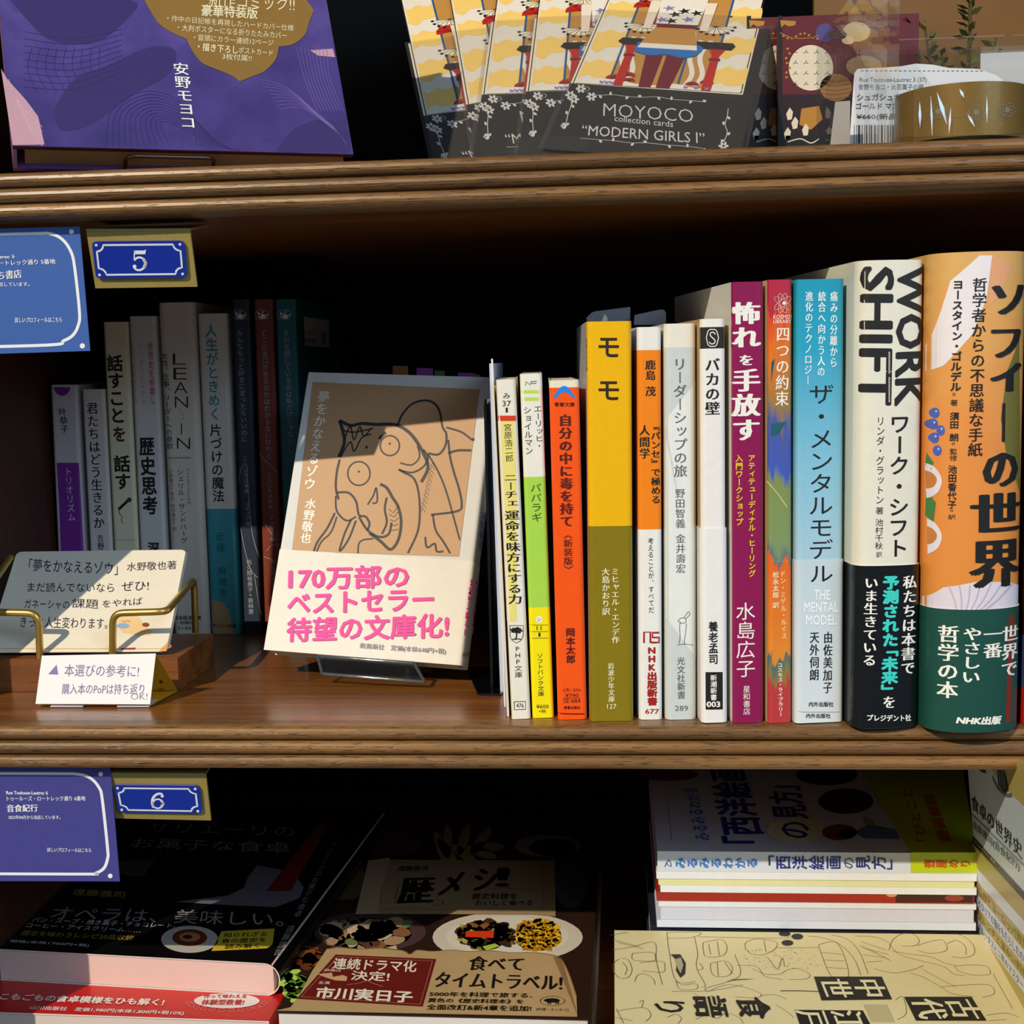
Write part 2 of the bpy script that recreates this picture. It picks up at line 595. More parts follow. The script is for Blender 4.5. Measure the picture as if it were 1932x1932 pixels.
def upright(name, label, TL, TR, BL, BR, ytop, yf, D, bands, group, r=.0015, bul=0.0, flank=None,
            obi=None, page_inset=.0, yaw=0.0, pagemat=None, z0=0.0, coat=.25, rough=.3, flaps=None):
    """TL.. = photo x of the spine edges at top / bottom; bands = [(photo y of lower edge, colour or material)...] from the top down"""
    yb = IMG
    ya = math.radians(yaw)
    w = .012
    for _ in range(3):
        ey = yf + bul + r * .8; dy = w / 2 * math.sin(ya)
        bl = ony(ey - dy, BL[0], BL[1]).x; br = ony(ey + dy, BR[0], BR[1]).x
        tl = ony(ey - dy, TL[0], TL[1]).x; tr = ony(ey + dy, TR[0], TR[1]).x
        w = ((br - bl) + (tr - tl)) / 2 / math.cos(ya)
    w -= .0007
    h = ony(yf, (TL[0] + TR[0]) / 2, ytop).z - z0
    cb, ct = (bl + br) / 2, (tl + tr) / 2
    lean = math.atan2(ct - cb, h)
    d = V3((-math.sin(ya), math.cos(ya), 0)); e0 = V3((math.cos(ya), math.sin(ya), 0)); zz = V3((0, 0, 1))
    ev = e0 * math.sin(lean) + zz * math.cos(lean); eu = e0 * math.cos(lean) - zz * math.sin(lean)
    h = h / math.cos(lean)
    zlift = abs(math.sin(lean)) * w / 2 + .0001
    O = V3((cb, yf, z0 + zlift))
    f = mk_f(w, bul, r)
    S = Surf(O, eu, ev, f, d, w)
    S.h = h
    PLAN.append((name, label[:30], O, eu, d, w, D, S.f(w / 2)))
    t = thing(name, label, 'book', tuple(V3((cb, yf, z0)) + d * (D / 2)), group)
    lv = [0.0]; ms = []
    vy = lambda y: S.px((TL[0] + TR[0]) / 2 + ((BL[0] + BR[0]) - (TL[0] + TR[0])) / 2 * (y - ytop) / (BL[1] - ytop), y)[1]
    for y, c in reversed(bands[:-1]): lv.append(max(lv[-1] + 1e-4, min(h - 1e-4, vy(y))))
    lv.append(h)
    for y, c in reversed(bands): ms.append(M(c, rough, coat) if isinstance(c, str) else c)
    if isinstance(flank, str): flank = M(flank, rough, coat)
    c = MB()
    shell(c, S, 0, h, D, .0006, ms, lv, flank)
    pg = MB()
    x0, x1 = -w / 2 + .0011, w / 2 - .0011
    fy = f(w / 2) * .8 + .0012
    cs = [(x0, fy), (x1, fy), (x1 - TAPER * w, D - .002), (x0, D - .002)]
    pg.prism([S.O + S.eu * a + S.d * q + S.ev * (h - page_inset - .0002) for a, q in cs], -S.ev * (h - page_inset - .0004), pagemat or PAGE)
    pg.build('page_block', t)
    ob = None
    So = S
    if obi:
        oy, ocol, ofl = obi
        ob = MB(); vo = vy(oy)
        shell(ob, S, 0, vo, D * .97, .0004, [M(ocol, rough, coat) if isinstance(ocol, str) else ocol], [.0002, vo], ofl, .00045)
        So = S.lift(.0005)
    return t, S, c, So, ob


G1 = 'paperbacks standing spine out at the front of the middle shelf'
AD = .104    # pocket book depth


def done(t, c, ob=None):
    c.build('cover', t)
    if ob: ob.build('paper_band', t)


# 1 white and pale yellow pocket book
t, S, c, _, _ = upright('pocket_book', 'white pocket book with pale yellow middle and short red bar near the top', (933, 720), (976, 720), (965.5, 1356), (1001.5, 1356), 717, .006, AD,
                        [(0, '#e9e4d6')], G1, r=.0016, flank='#d8c95e', yaw=2.5)
rc(c, S, 937, 794, 974.5, 1172, M('#eadb7c', .35, .2), 1)
rc(c, S, 940, 784, 973, 794, M('#d83a1e', .35, .2), 2)
vt(c, S, 'み', 955.5, 740, 955.8, 753, 14, INK); hx(c, S, '37', 948, 964, 756, 766.5, INK); hx(c, S, '1', 954, 958, 769, 778, INK)
vt(c, S, '宮原浩二郎', 957.5, 799, 961.5, 872, 15, INK)
vt(c, S, 'ニーチェ', 963, 893, 965, 957, 24, INK, 'S'); vt(c, S, '運命を味方にする力', 965.5, 962, 972.5, 1140, 26, INK, 'S')
# tree emblem
st(c, S, [(962, 1180), (987, 1180), (987, 1200), (983, 1208), (974.5, 1213), (966, 1208), (962.5, 1200), (962, 1180)], 1.1, INK, 2, False)
for q in range(26):
    a = q * 2.4; rr = math.sqrt(q / 26) * 10
    el(c, S, 974.5 + rr * math.cos(a) * 1.1, 1189 + rr * math.sin(a) * .55, 2, 1.5, INK, 3, 8)
st(c, S, [(975, 1190), (974.5, 1200), (972, 1207)], 2.2, INK, 3); st(c, S, [(966, 1206), (975, 1205), (984, 1206)], 1.6, INK, 3)
vt(c, S, 'PHP文庫', 976.3, 1218, 978.5, 1279, 14, INK)
st(c, S, [(970, 1324), (991.5, 1323), (991.7, 1338), (970.5, 1339)], 1.3, INK, 2, False, True); hx(c, S, '476', 974, 988, 1327, 1335, INK)
done(t, c)

# 2 white, green and yellow pocket book
t, S, c, _, _ = upright('pocket_book', 'slim pocket book white at the top, lime green in the middle and bright yellow below', (978.5, 709), (1025, 707), (1004, 1354), (1046, 1354), 706, .0078, AD,
                        [(899.6, '#e9e6dc'), (1146, '#a6d64c'), (0, '#f2e205')], G1, r=.0017, yaw=2.5)
rc(c, S, 984, 736, 1021, 742, M('#b4dc4a'), 1); rc(c, S, 985, 749.5, 1021.5, 756, M('#b4dc4a'), 1)
GG = M('#4f6b30'); D3 = M('#3c3a36')
st(c, S, [(991, 727), (993, 720), (1000, 726), (1002, 719.5)], 1.3, GG, 2, False); st(c, S, [(1002, 720), (1013, 719)], 1.3, GG, 2, False); st(c, S, [(1002, 723.5), (1012, 723)], 1.3, GG, 2, False)
vt(c, S, 'エーリッヒ・', 1014.3, 764, 1018, 848, 15, D3); vt(c, S, 'ショイルマン', 994.5, 766, 998.5, 858, 15, D3)
vt(c, S, 'パパラギ', 1010.5, 911, 1013, 985, 20, M('#2c4a1a'))
el(c, S, 1017, 1168.5, 6.4, 6.4, WHT, 1); hx(c, S, 'シ', 1013, 1021, 1165, 1172, INK)
for y in (1178, 1190.5, 1203): st(c, S, [(999.5, y + .4), (1039, y - .4)], .9, M('#6a6410'), 2, False)
hx(c, S, '11', 1012.5, 1021.5, 1181, 1188.5, INK); hx(c, S, '1', 1016, 1019.5, 1193.5, 1201, INK)
vt(c, S, 'ソフトバンク文庫', 1018.5, 1232, 1021, 1314, 11.5, INK)
hx(c, S, '¥600', 1012, 1035, 1329, 1336.5, INK); hx(c, S, '+税', 1016, 1030, 1338.5, 1345, INK)
done(t, c)

# 3 orange pocket book
t, S, c, _, _ = upright('pocket_book', 'vivid orange pocket book with blue arch mark at the top of its spine', (1034, 722), (1095, 720), (1052, 1354), (1108.5, 1354), 718, .0052, AD,
                        [(731, '#e8e2cf'), (0, '#f4560c')], G1, r=.002, yaw=3)
DR = M('#5a0f08')
up = [(1044 + 41 * k / 12, 753 - 25 * math.sin(math.pi * (k + .7) / 13.4)) for k in range(13)]
lo = [(1082 - 34 * k / 8, 753 - (13 - 0 * k) * math.sin(math.pi * k / 8) ** .8) for k in range(9)]
pl(c, S, up + lo, M('#1683e0'), 1)
hx(c, S, '青春文庫', 1046, 1084, 759, 767, DR, 'b')
vt(c, S, '自分の中に毒を持て', 1066.5, 781, 1069.5, 995, 24, DR, 'T'); vt(c, S, '〈新装版〉', 1071.5, 1000, 1072.5, 1083, 17, DR, 'm')
vt(c, S, '岡本太郎', 1076, 1184, 1077, 1252, 17, DR, 'B')
hx(c, S, '(お-50)', 1063, 1095, 1298, 1306, DR); hx(c, S, '¥740', 1066.5, 1091.5, 1308, 1315, DR); st(c, S, [(1063, 1317), (1095, 1316.5)], .8, DR, 2, False)
hx(c, S, 'SE·684', 1063, 1095, 1318, 1326, DR); hx(c, S, '青春出版社', 1064, 1095, 1332, 1338, DR, 'b')
st(c, S, [(1053, 1344.5), (1066, 1346.5), (1095, 1347), (1108, 1345)], 2.2, DR, 2, False)
done(t, c)

# 4 yellow and olive book
t, S, c, So, _ = upright('paperback_book', 'thick yellow paperback with olive green lower half', (1103, 609), (1195, 608), (1113.5, 1358), (1195, 1358), 607, .0026, .118,
                         [(992.5, '#edb400'), (0, '#85740c')], G1, r=.0022, flank='#c9ccd6', yaw=3.6)
BK = M('#2a1c06')
for y0, y1 in ((638, 673), (720, 754)): hx(c, S, 'モ', 1130, 1167, y0, y1, BK, 'b')
vt(c, S, '岩波少年文庫 127', 1106.5, 638, 1107.5, 738, 4.5, BK)
OW = M('#efe9c8')
vt(c, S, 'ミヒャエル・エンデ作', 1160.5, 1071, 1161.5, 1214, 14.5, OW, 'm'); vt(c, S, '大島かおり訳', 1142.5, 1071, 1143.5, 1161, 15, OW, 'm')
vt(c, S, '岩波少年文庫', 1152.5, 1250, 1154, 1325, 11.5, OW, 'm'); hx(c, S, '127', 1145.5, 1163, 1328, 1337, OW)
done(t, c)
SLIP = M('#8a97a8', .5)
b = MB()
b.prism([ony(.075, *p) for p in ((1110, 613), (1106, 600), (1116, 590), (1123, 587.5), (1189, 579), (1189, 613))], (0, .0006, 0), SLIP)
b.prism([ony(.062, *p) for p in ((1134, 613), (1135, 606), (1141, 592), (1146, 600), (1146, 613))], (0, .0004, 0), M('#d8d2c4'))
b.build('protruding_slip', t)

# 5 orange and white slim book
t, S, c, _, _ = upright('paperback_book', 'slim white paperback with orange upper block beside the yellow one', (1200.5, 620), (1249, 618), (1204.5, 1355), (1251, 1355), 617.5, .005, .106,
                        [(660.5, '#e9e6e0'), (999, '#f08414'), (0, '#e9e7e2')], G1, r=.0022, yaw=4.2)
vt(c, S, '鹿島 茂', 1227, 678, 1227.5, 748, 19, INK, 'S'); vt(c, S, '『パンセ』で極める', 1236.5, 796, 1237.5, 951, 17, INK, 'S'); vt(c, S, '人間学', 1216, 801, 1216.5, 866, 19, INK, 'S')
vt(c, S, '考えることが、すべてだ', 1227.5, 1014, 1229, 1157, 11, INK)
NR = M('#a01c14')
st(c, S, [(1215, 1213), (1215, 1192.5), (1227, 1192.5), (1227, 1213)], 3.4, NR, 2, False); st(c, S, [(1243.5, 1193.5), (1231, 1193.5), (1231, 1202.5), (1243, 1202.5), (1243, 1212), (1229, 1212)], 3.4, NR, 2, False)
vt(c, S, 'NHK出版新書', 1229.5, 1219, 1231, 1331, 18, NR, 'X'); hx(c, S, '677', 1217.5, 1243, 1337.5, 1346.5, NR, 'b')
done(t, c)
b = MB()
b.prism([ony(.07, *p) for p in ((1196, 613), (1197, 594.5), (1245, 584), (1253, 584.5), (1256.5, 590), (1257, 613))], (0, .0006, 0), M('#7f88a0', .5))
b.build('protruding_slip', t)

# 6 pale grey book
t, S, c, _, _ = upright('paperback_book', 'pale grey paperback with small line drawing of a bent walking figure', (1252, 614), (1314, 611), (1254, 1356), (1315.5, 1356), 611, .005, .106,
                        [(655.5, '#e6e2d4'), (0, '#c9d1cf')], G1, r=.0028, flank='#d9d6cc', yaw=5)
GY = M('#5f6664')
pl(c, S, [(1314, 720), (1314, 1120), (1290, 1000), (1256, 800), (1256, 790)], M('#e2e5e1', .3, .25), 1)
pl(c, S, [(1257, 1165), (1275, 1190), (1316, 1240), (1316, 1120), (1257, 830)], M('#e2e5e1', .3, .25), 1)
vt(c, S, 'リーダーシップの旅', 1282.5, 674, 1284, 901, 25, GY, 'm'); vt(c, S, '野田智義 金井壽宏', 1283, 921, 1284.5, 1082, 18, GY, 'm')
st(c, S, [(1284, 1173), (1282, 1183), (1283, 1200), (1281, 1215)], 1.2, GY, 2); st(c, S, [(1295, 1176), (1294, 1190), (1292, 1203), (1291, 1216)], 1.2, GY, 2)
st(c, S, [(1279, 1172), (1285, 1166), (1293, 1167), (1294, 1173), (1286, 1176), (1279, 1172)], 1.2, GY, 2); st(c, S, [(1290, 1166), (1299, 1154), (1301, 1160), (1293, 1168)], 1.2, GY, 2)
st(c, S, [(1278, 1217), (1292, 1215), (1308, 1217)], 1, GY, 2)
vt(c, S, '光文社新書', 1284.5, 1239, 1285.5, 1319, 15, GY, 'm'); hx(c, S, '289', 1273.5, 1298, 1331, 1341, GY)
done(t, c)

# 7 white book with black top block
t, S, c, So, ob = upright('paperback_book', 'white paperback with black block and letter in an oval at the top', (1319.5, 604), (1369.5, 604), (1323, 1362), (1372, 1362), 602, 0.0, .106,
                          [(617, '#ebe8e1'), (657.6, '#2a2924'), (0, '#ebe8e3')], G1, r=.0024, flank='#c9a877', obi=(997, '#ebe9e5', None), yaw=6.2)
st(c, S, [(1335.5, 625), (1339, 621.5), (1349, 621.5), (1352.5, 625), (1355.5, 637), (1352.5, 650), (1349, 653.5), (1339, 653.5), (1335.5, 650), (1332.5, 637)], 1.6, WHT, 2, False, True)
st(c, S, [(1349.5, 631), (1346, 627), (1341, 628), (1340, 633), (1345, 638), (1349, 643), (1347, 648), (1341, 648.5), (1338, 645)], 1.8, WHT, 2)
vt(c, S, 'バカの壁', 1344, 674, 1344.5, 784, 27, INK, 'S')
vt(ob, So, '養老孟司', 1345, 1171, 1345.5, 1253, 18, INK, 'b'); rc(ob, So, 1325.5, 1266.5, 1367, 1337, M('#1c1b1a'), 1)
vt(ob, So, '新潮新書', 1346, 1272, 1346, 1321, 12, WHT, 'b'); hx(ob, So, '003', 1333.5, 1358, 1323, 1333, WHT, 'B')
done(t, c, ob)

# 8 crimson book
t, S, c, _, _ = upright('paperback_book', 'crimson purple paperback with large white brush title', (1379, 534), (1442, 534), (1381, 1362), (1441.5, 1362), 532, 0.0, .128,
                        [(0, '#8c1650')], G1, r=.0018, flank=(M('#d9d9d4', .4), M('#d9b9a8', .4)), rough=.25, coat=.4, yaw=8)
for k, y0, y1, w in (('怖れ', 568, 659, 50), ('を', 668, 691, 27), ('手放す', 694, 834, 50)): vt(c, S, k, 1408, y0, 1408, y1, w, WHT, 'T')
YE = M('#f0d21e')
vt(c, S, 'アティテューディナル・ヒーリング', 1418, 857, 1419, 1089, 13.5, YE, 'b'); vt(c, S, '入門ワークショップ', 1394.5, 857, 1395, 992, 14, YE, 'b')
vt(c, S, '水島広子', 1406.5, 1135, 1407, 1279, 36, WHT, 'l'); vt(c, S, '星和書店', 1408.5, 1293, 1409, 1349, 13.5, WHT)
done(t, c)

# 9 painted spine
ART = ramp_mat('painted_spine', [(0, '#b83a3c'), (.085, '#b83a3c'), (.1, '#8a7a3a'), (.14, '#4a6a6a'), (.15, '#e08a2c'), (.37, '#e0641c'), (.375, '#5a6f7c'), (.41, '#7f9462'), (.56, '#7f8f4e'), (.585, '#3f5ab8'), (.68, '#4a5a9c'), (.73, '#9a7a3c'), (.86, '#e0741c'), (.93, '#d84a24'), (.945, '#b0283c'), (1, '#b5233f')], 2, .0, .188, .32, .3, .16, (420, 120, 45))
t, S, c, So, ob = upright('paperback_book', 'slim paperback with painted red, blue, green and orange spine', (1447, 530), (1496, 530), (1447.5, 1362), (1494.5, 1362), 528, 0.0, .128,
                          [(0, ART)], G1, r=.0018, flank='#cfae86', yaw=8.2)
PK = M('#e9c6b4'); CW_ = M('#f2eadf')
for k in range(5):
    a = k * math.pi / 5; st(c, S, [(1476.5 + 19 * math.cos(q) * math.cos(a) - 6 * math.sin(q) * math.sin(a), 572 + 19 * math.cos(q) * math.sin(a) + 6 * math.sin(q) * math.cos(a)) for q in [2 * math.pi * j / 20 for j in range(21)]], .8, PK, 2, False)
el(c, S, 1479, 572, 3.2, 3.2, CW_, 3, 14)
hx(c, S, 'KOSMOS', 1459, 1494, 594, 602, CW_); hx(c, S, 'LIBRARY', 1459, 1492, 603, 610, CW_)
pl(c, S, [(1446, 800), (1484, 795), (1470, 818), (1446, 826)], M('#1d5a66'), 1); pl(c, S, [(1447, 690), (1462, 676), (1455, 720), (1447, 745)], M('#1d4f66'), 1)
st(c, S, [(1446, 907), (1466, 930), (1485, 957)], 4, M('#d9cf9a'), 1)
vt(c, S, '四つの約束', 1477.5, 615, 1475, 767, 25, CW_, 'm')
vt(c, S, 'ドン・ミゲル・ルイス', 1476.5, 1076, 1479, 1206, 10.5, M('#f6d9a0'), 'm'); vt(c, S, '松永太郎 訳', 1463.5, 1078, 1463.5, 1148, 12, M('#f6e9c8'), 'm')
st(c, S, [(1446, 1058), (1496, 1058)], 1, M('#e8c79a'), 2, False)
vt(c, S, 'コスモス・ライブラリー', 1471.5, 1250, 1473, 1352, 9.5, CW_, 'b')
done(t, c)

# 10 blue gradient book
MG = ramp_mat('blue_gradient_jacket', [(0, '#cfdbe0'), (.3, '#c2d4de'), (.36, '#a9cadb'), (.6, '#7fbdd8'), (.85, '#25a0c2'), (1, '#1596b6')], 2, 0, .188, .35, .2)
MGO = ramp_mat('pale_blue_band', [(0, '#d9e1e4'), (1, '#bfd2dc')], 2, 0, .075, .3, .3)
t, S, c, So, ob = upright('paperback_book', 'light blue gradient paperback darkening to teal at the top', (1500, 530), (1594, 530), (1499.5, 1361), (1589, 1361), 527, 0.0, .128,
                          [(0, MG)], G1, r=.0022, flank=(None, None), obi=(1057, MGO, None), coat=.2, yaw=8)
TW = M('#eef4f6')
vt(c, S, '痛みの分離から', 1573.5, 549, 1572.5, 694, 14, TW, 'm'); vt(c, S, '統合へ向かう人の', 1551, 549, 1549, 711, 14.5, TW, 'm'); vt(c, S, '進化のテクノロジー', 1527, 549, 1524, 727, 14.5, TW, 'm')
vt(c, S, 'ザ・メンタルモデ', 1550, 722, 1548, 1057, 46, INK); vt(ob, So, 'ル', 1549, 1062, 1549, 1101, 44, INK)
hx(ob, So, 'THE', 1535.5, 1565.5, 1113, 1131, TW, 'b'); hx(ob, So, 'MENTAL', 1516.5, 1581, 1136.5, 1154.5, TW, 'b'); hx(ob, So, 'MODEL', 1520.5, 1577.5, 1160.5, 1178.5, TW, 'b')
vt(ob, So, '由佐美加子', 1561.5, 1190, 1560.5, 1308, 17, INK, 'm'); vt(ob, So, '天外伺朗', 1536, 1190, 1535.5, 1284, 17.5, INK, 'm')
hx(ob, So, '内外出版社', 1525.5, 1571.5, 1323.5, 1332.5, INK, 'b'); st(ob, So, [(1500, 1340), (1515, 1342.5), (1575, 1342.5), (1590, 1340)], .8, M('#6f7a80'), 2, False); hx(ob, So, '内外出版社', 1520.5, 1566, 1345.5, 1354, INK, 'b')
done(t, c, ob)

# 11 thick cream and black book
t, S, c, So, ob = upright('paperback_book', 'thick cream paperback with bold black sideways lettering and black paper band', (1617, 494), (1743, 488), (1604, 1368), (1733, 1372), 491, -.009, .13,
                          [(0, '#e2dfcf')], G1, r=.004, bul=.003, flank=('#dcdccd' and M('#d5d8ca', .4), None), obi=(1067, '#0d1014', None), rough=.3, yaw=7.6)
ht(c, S, 'WORK', (1742, 504), (1736, 762), (1695, 504), INK, 'B'); ht(c, S, 'SHIFT', (1685, 506), (1680, 762), (1626, 506), INK, 'B')
for pts in ([(1632, 512), (1632, 552)], [(1631, 566), (1631, 580)], [(1631, 606), (1631, 622)]): st(c, S, pts, 1, WHT, 3, False)
for a, q in ((664, 708), (712, 762)):
    for k in range(int((q - a) / 3)): rc(c, S, 1676, a + 3 * k, 1679, a + 3 * k + 1.4, WHT, 3)
vt(c, S, 'ワーク・シフト', 1698, 780, 1694.5, 1053, 38, INK, 'b'); vt(c, S, 'リンダ・グラットン', 1661.5, 785, 1659.5, 952, 16, INK)
vt(c, S, '著 池村千秋', 1659.5, 956, 1658, 1037, 15, INK); vt(c, S, '訳', 1658.5, 1040, 1658.5, 1052, 11, INK)
CY = M('#3ccfc4')
vt(ob, So, '私たちは本書で', 1716, 1084, 1711, 1273, 24, WHT, 'S'); vt(ob, So, 'いま生きている', 1644, 1087, 1640, 1257, 25, WHT, 'S')
vt(ob, So, '予測された', 1680.5, 1085, 1678.5, 1220, 29, CY, 'X'); vt(ob, So, '「未来」', 1678.5, 1212, 1677, 1316, 29, CY, 'X'); vt(ob, So, 'を', 1677, 1311, 1676.5, 1337, 24, WHT, 'S')
hx(ob, So, 'プレジデント社', 1636, 1717, 1347, 1359, WHT, 'B')
done(t, c, ob)

# 12 thick orange hardcover with green band
OR = ramp_mat('orange_painted_jacket', [(0, '#d98a3e'), (.3, '#dc8a3a'), (.6, '#e08c42'), (.85, '#dca055'), (1, '#d6a862')], 2, 0, .2, .4, .1, .35, (90, 90, 90))
t, S, c, So, ob = upright('hardcover_book', 'thick orange hardcover with black brush title and dark green paper band', (1752, 482), (1942, 479), (1744, 1364), (1918, 1367), 475, -.0153, .134,
                          [(0, OR)], 'thick hardbacks at the right end of the middle shelf', r=.003, bul=.0105, obi=(1150, '#17493f', None), rough=.4, coat=.1, yaw=6)
LI = M('#cfc6e0', .4)
pl(c, S, [(1793, 530), (1848, 482), (1872, 482), (1862, 560), (1835, 630), (1780, 690), (1753, 700), (1752, 650)], M('#e6dfe2', .4), 1)
pl(c, S, [(1872, 482), (1912, 500), (1885, 560), (1862, 580)], M('#e0a070', .4), 1)
for cx, cy in ((1765, 779), (1775, 812), (1764, 826), (1769, 850), (1762, 800)): el(c, S, cx, cy, 8, 10, M('#4a5fb8'), 2, 18); el(c, S, cx + 2, cy - 3, 2, 2.4, M('#a8b8e8'), 3, 10)
for cy in (905, 1010):
    pl(c, S, smooth_pts([(1754, cy - 30), (1766, cy - 22), (1777, cy), (1771, cy + 22), (1754, cy + 36)], 5), M('#ded8e2', .4), 2); pl(c, S, smooth_pts([(1754, cy - 16), (1762, cy - 11), (1768, cy), (1763, cy + 12), (1754, cy + 18)], 5), M('#c07a3a'), 3)
pl(c, S, [(1754, 928), (1766, 948), (1762, 985), (1753, 975)], M('#3f7a3c'), 2); pl(c, S, [(1755, 855), (1762, 872), (1759, 887), (1754, 882)], M('#3f7a3c'), 2)
fan = [(1742, 1152), (1746, 1128), (1780, 1108), (1840, 1098), (1900, 1097), (1923, 1102), (1923, 1158), (1742, 1156)]
pl(c, S, fan, M('#d9d0dc', .4), 2)
for k in range(7): st(c, S, [(1790 + k * 20, 1104 - (k > 2) * 4), (1800 + k * 14, 1130), (1806 + k * 8, 1154)], 2.5, M('#b9aebf'), 3)
pl(c, S, [(1923, 640), (1900, 700), (1888, 790), (1899, 860), (1924, 930)], M('#6f6a30', .4), 1)
for k, x, y0, y1, w in (('ソ', 1905, 526, 600, 62), ('フ', 1900, 608, 682, 62), ('ィ', 1896, 672, 750, 70), ('ー', 1893, 756, 838, 50), ('の', 1890, 840, 926, 66), ('世', 1884, 926, 1012, 84), ('界', 1882, 1012, 1112, 84)):
    vt(c, S, k, x, y0, x - 1, y1, w, INK, 'T', 4)
vt(c, S, '哲学者からの不思議な手紙', 1849, 523, 1839.5, 862, 27, INK, 'm', 4); vt(c, S, 'ヨースタイン・ゴルデル', 1808, 527, 1803, 739, 20, INK, 'B', 4)
vt(c, S, '=著', 1800.5, 740, 1800, 766, 14, INK, 'g', 4); vt(c, S, '須田 朗', 1801, 777, 1800, 833, 17, INK, 'b', 4); vt(c, S, '=監修', 1799, 833, 1799, 870, 14, INK, 'g', 4)
vt(c, S, '池田香代子', 1797.5, 877, 1796, 960, 16, INK, 'b', 4); vt(c, S, '=訳', 1796, 960, 1796, 980, 14, INK, 'g', 4)
vt(ob, So, '世界で', 1905.5, 1178, 1902, 1278, 27, WHT, 'S'); vt(ob, So, '一番', 1873, 1180, 1872, 1242, 34, WHT, 'S'); vt(ob, So, 'やさしい', 1835, 1182, 1831, 1290, 34, WHT, 'S'); vt(ob, So, '哲学の本', 1791, 1178, 1788, 1318, 38, WHT, 'S')
ht(ob, So, 'NHK出版', (1808, 1350.5), (1888, 1350), (1804, 1364.5), WHT, 'X')
pl(ob, So, [(1902, 1160), (1912, 1160), (1904, 1362), (1895, 1362)], M('#7a2a1c'), 1)
done(t, c, ob)

# 13 red sliver
t, S, c, _, _ = upright('paperback_book', 'red paperback at the right edge, mostly out of frame beyond the orange hardcover', (1950, 640), (2050, 640), (1928, 1364), (2028, 1364), 640, -.003, .128,
                        [(1200, '#3a1010'), (1300, '#3a4a7a'), (0, '#c01c10')], 'thick hardbacks at the right end of the middle shelf', r=.002, yaw=6)
done(t, c)

# ------------------------------------------------------------------ books in the shadow at the left
G2 = 'books standing in shadow at the back left of the middle shelf'
LB = .19
MU = dict(rough=.5, coat=.05)


def left(name, label, TL, TR, BL, BR, ytop, bands, **k):
    k2 = dict(MU); k2.update(k)
    return upright(name, label, TL, TR, BL, BR, ytop, LB, k2.pop('D', .128), bands, G2, **k2)


VI = M('#7a2a92', .5)
t, S, c, _, _ = left('paperback_book', 'leftmost slim white book with purple block on its spine', (95, 726), (149, 730), (117, 1205), (168, 1205), 727, [(0, '#cfc8cc')], r=.002, D=.11)
pl(c, S, [(107, 873), (149, 873), (158, 1040), (163, 1200), (120, 1200), (112, 960)], VI, 1)
pl(c, S, [(101, 730), (133, 731), (131, 738), (125, 745), (117, 747.5), (108, 744), (103, 737)], VI, 1)
vt(c, S, '叶恭子', 117.5, 769, 122.5, 817, 15, INK, 'm'); vt(c, S, 'トリオリズム', 128, 881, 136, 984, 15, M('#d9c4dc'), 'l')
done(t, c)
t, S, c, _, _ = left('pocket_book', 'small off white pocket book, second from the left in the shadow', (155, 736), (199, 735), (178, 1201), (222, 1201), 735, [(0, '#d8d0ca')], r=.0016, D=.105)
vt(c, S, '君たちはどう生きるか', 173.5, 758, 187.5, 998, 21, INK, 'm'); vt(c, S, '吉野', 189, 1008, 191, 1038, 12, INK, 'm')
done(t, c)
t, S, c, _, _ = left('paperback_book', 'cream book with a small black microphone drawn on its spine', (195, 610), (243, 609), (223, 1200), (271, 1200), 608, [(0, '#e6dcbc')], r=.002)
vt(c, S, '話すこと', 216, 669, 222.5, 800, 29, INK, 'B'); vt(c, S, 'を', 224.5, 803, 226, 835, 25, M('#4a1a10'), 'B'); vt(c, S, '話す', 229.5, 858, 232.5, 925, 30, INK, 'B')
st(c, S, [(224, 961), (242, 944)], 5, INK, 2, False); el(c, S, 244, 943, 4.5, 4.5, M('#3a3a3a'), 3, 14); st(c, S, [(224, 962), (226, 970), (231, 975), (229, 981), (232, 988)], 1.1, INK, 2)
st(c, S, [(214, 1018), (265, 1018)], .8, M('#a89f80'), 2, False)
done(t, c)
t, S, c, _, _ = left('paperback_book', 'grey white book with faded pink column text above black title', (244, 599), (296, 599), (272, 1199), (323, 1199), 597, [(0, '#d6d2cf')], r=.002)
PKT = [M(x) for x in ('#c86a78', '#bf8a8c', '#c49a98')]
vt(c, S, '世界史を俯瞰し', 283, 646, 289, 763, 10, PKT[0], 'b'); vt(c, S, 'て、思い込みから', 265, 648, 271, 763, 8, PKT[1]); vt(c, S, '自分を解放する', 250, 648, 256, 763, 8, PKT[2])
vt(c, S, '歴史思考', 276, 823, 284.5, 972, 28, INK, 'B'); vt(c, S, '深井', 289.5, 1022, 292, 1066, 21, INK, 'B'); pl(c, S, [(319, 1010), (322, 1040), (314, 1040)], M('#c02a20'), 2)
done(t, c)
t, S, c, _, _ = left('paperback_book', 'tall off white book with thin widely spaced letters down its spine', (299, 574), (371, 576), (330, 1198), (399, 1198), 571, [(0, '#d9d0c2')], r=.004)
for k, y0, y1 in (('L', 667, 688), ('E', 694, 716), ('A', 721, 742), ('N', 748, 769), ('I', 799, 820), ('N', 826, 847)):
    x = 326 + (y0 - 667) / 180 * 9
    hx(c, S, k, x if k != 'I' else x + 9, x + 25 if k != 'I' else x + 11, y0, y1, INK, 'l')
vt(c, S, 'リーン', 339, 771, 340, 784, 5, INK); vt(c, S, 'イン', 345, 780, 346, 792, 5, INK)
vt(c, S, '女性、仕事、リーダーへの意欲', 310, 665, 320.5, 848, 12, INK); st(c, S, [(317, 864), (360, 863.5)], .9, INK, 2, False)
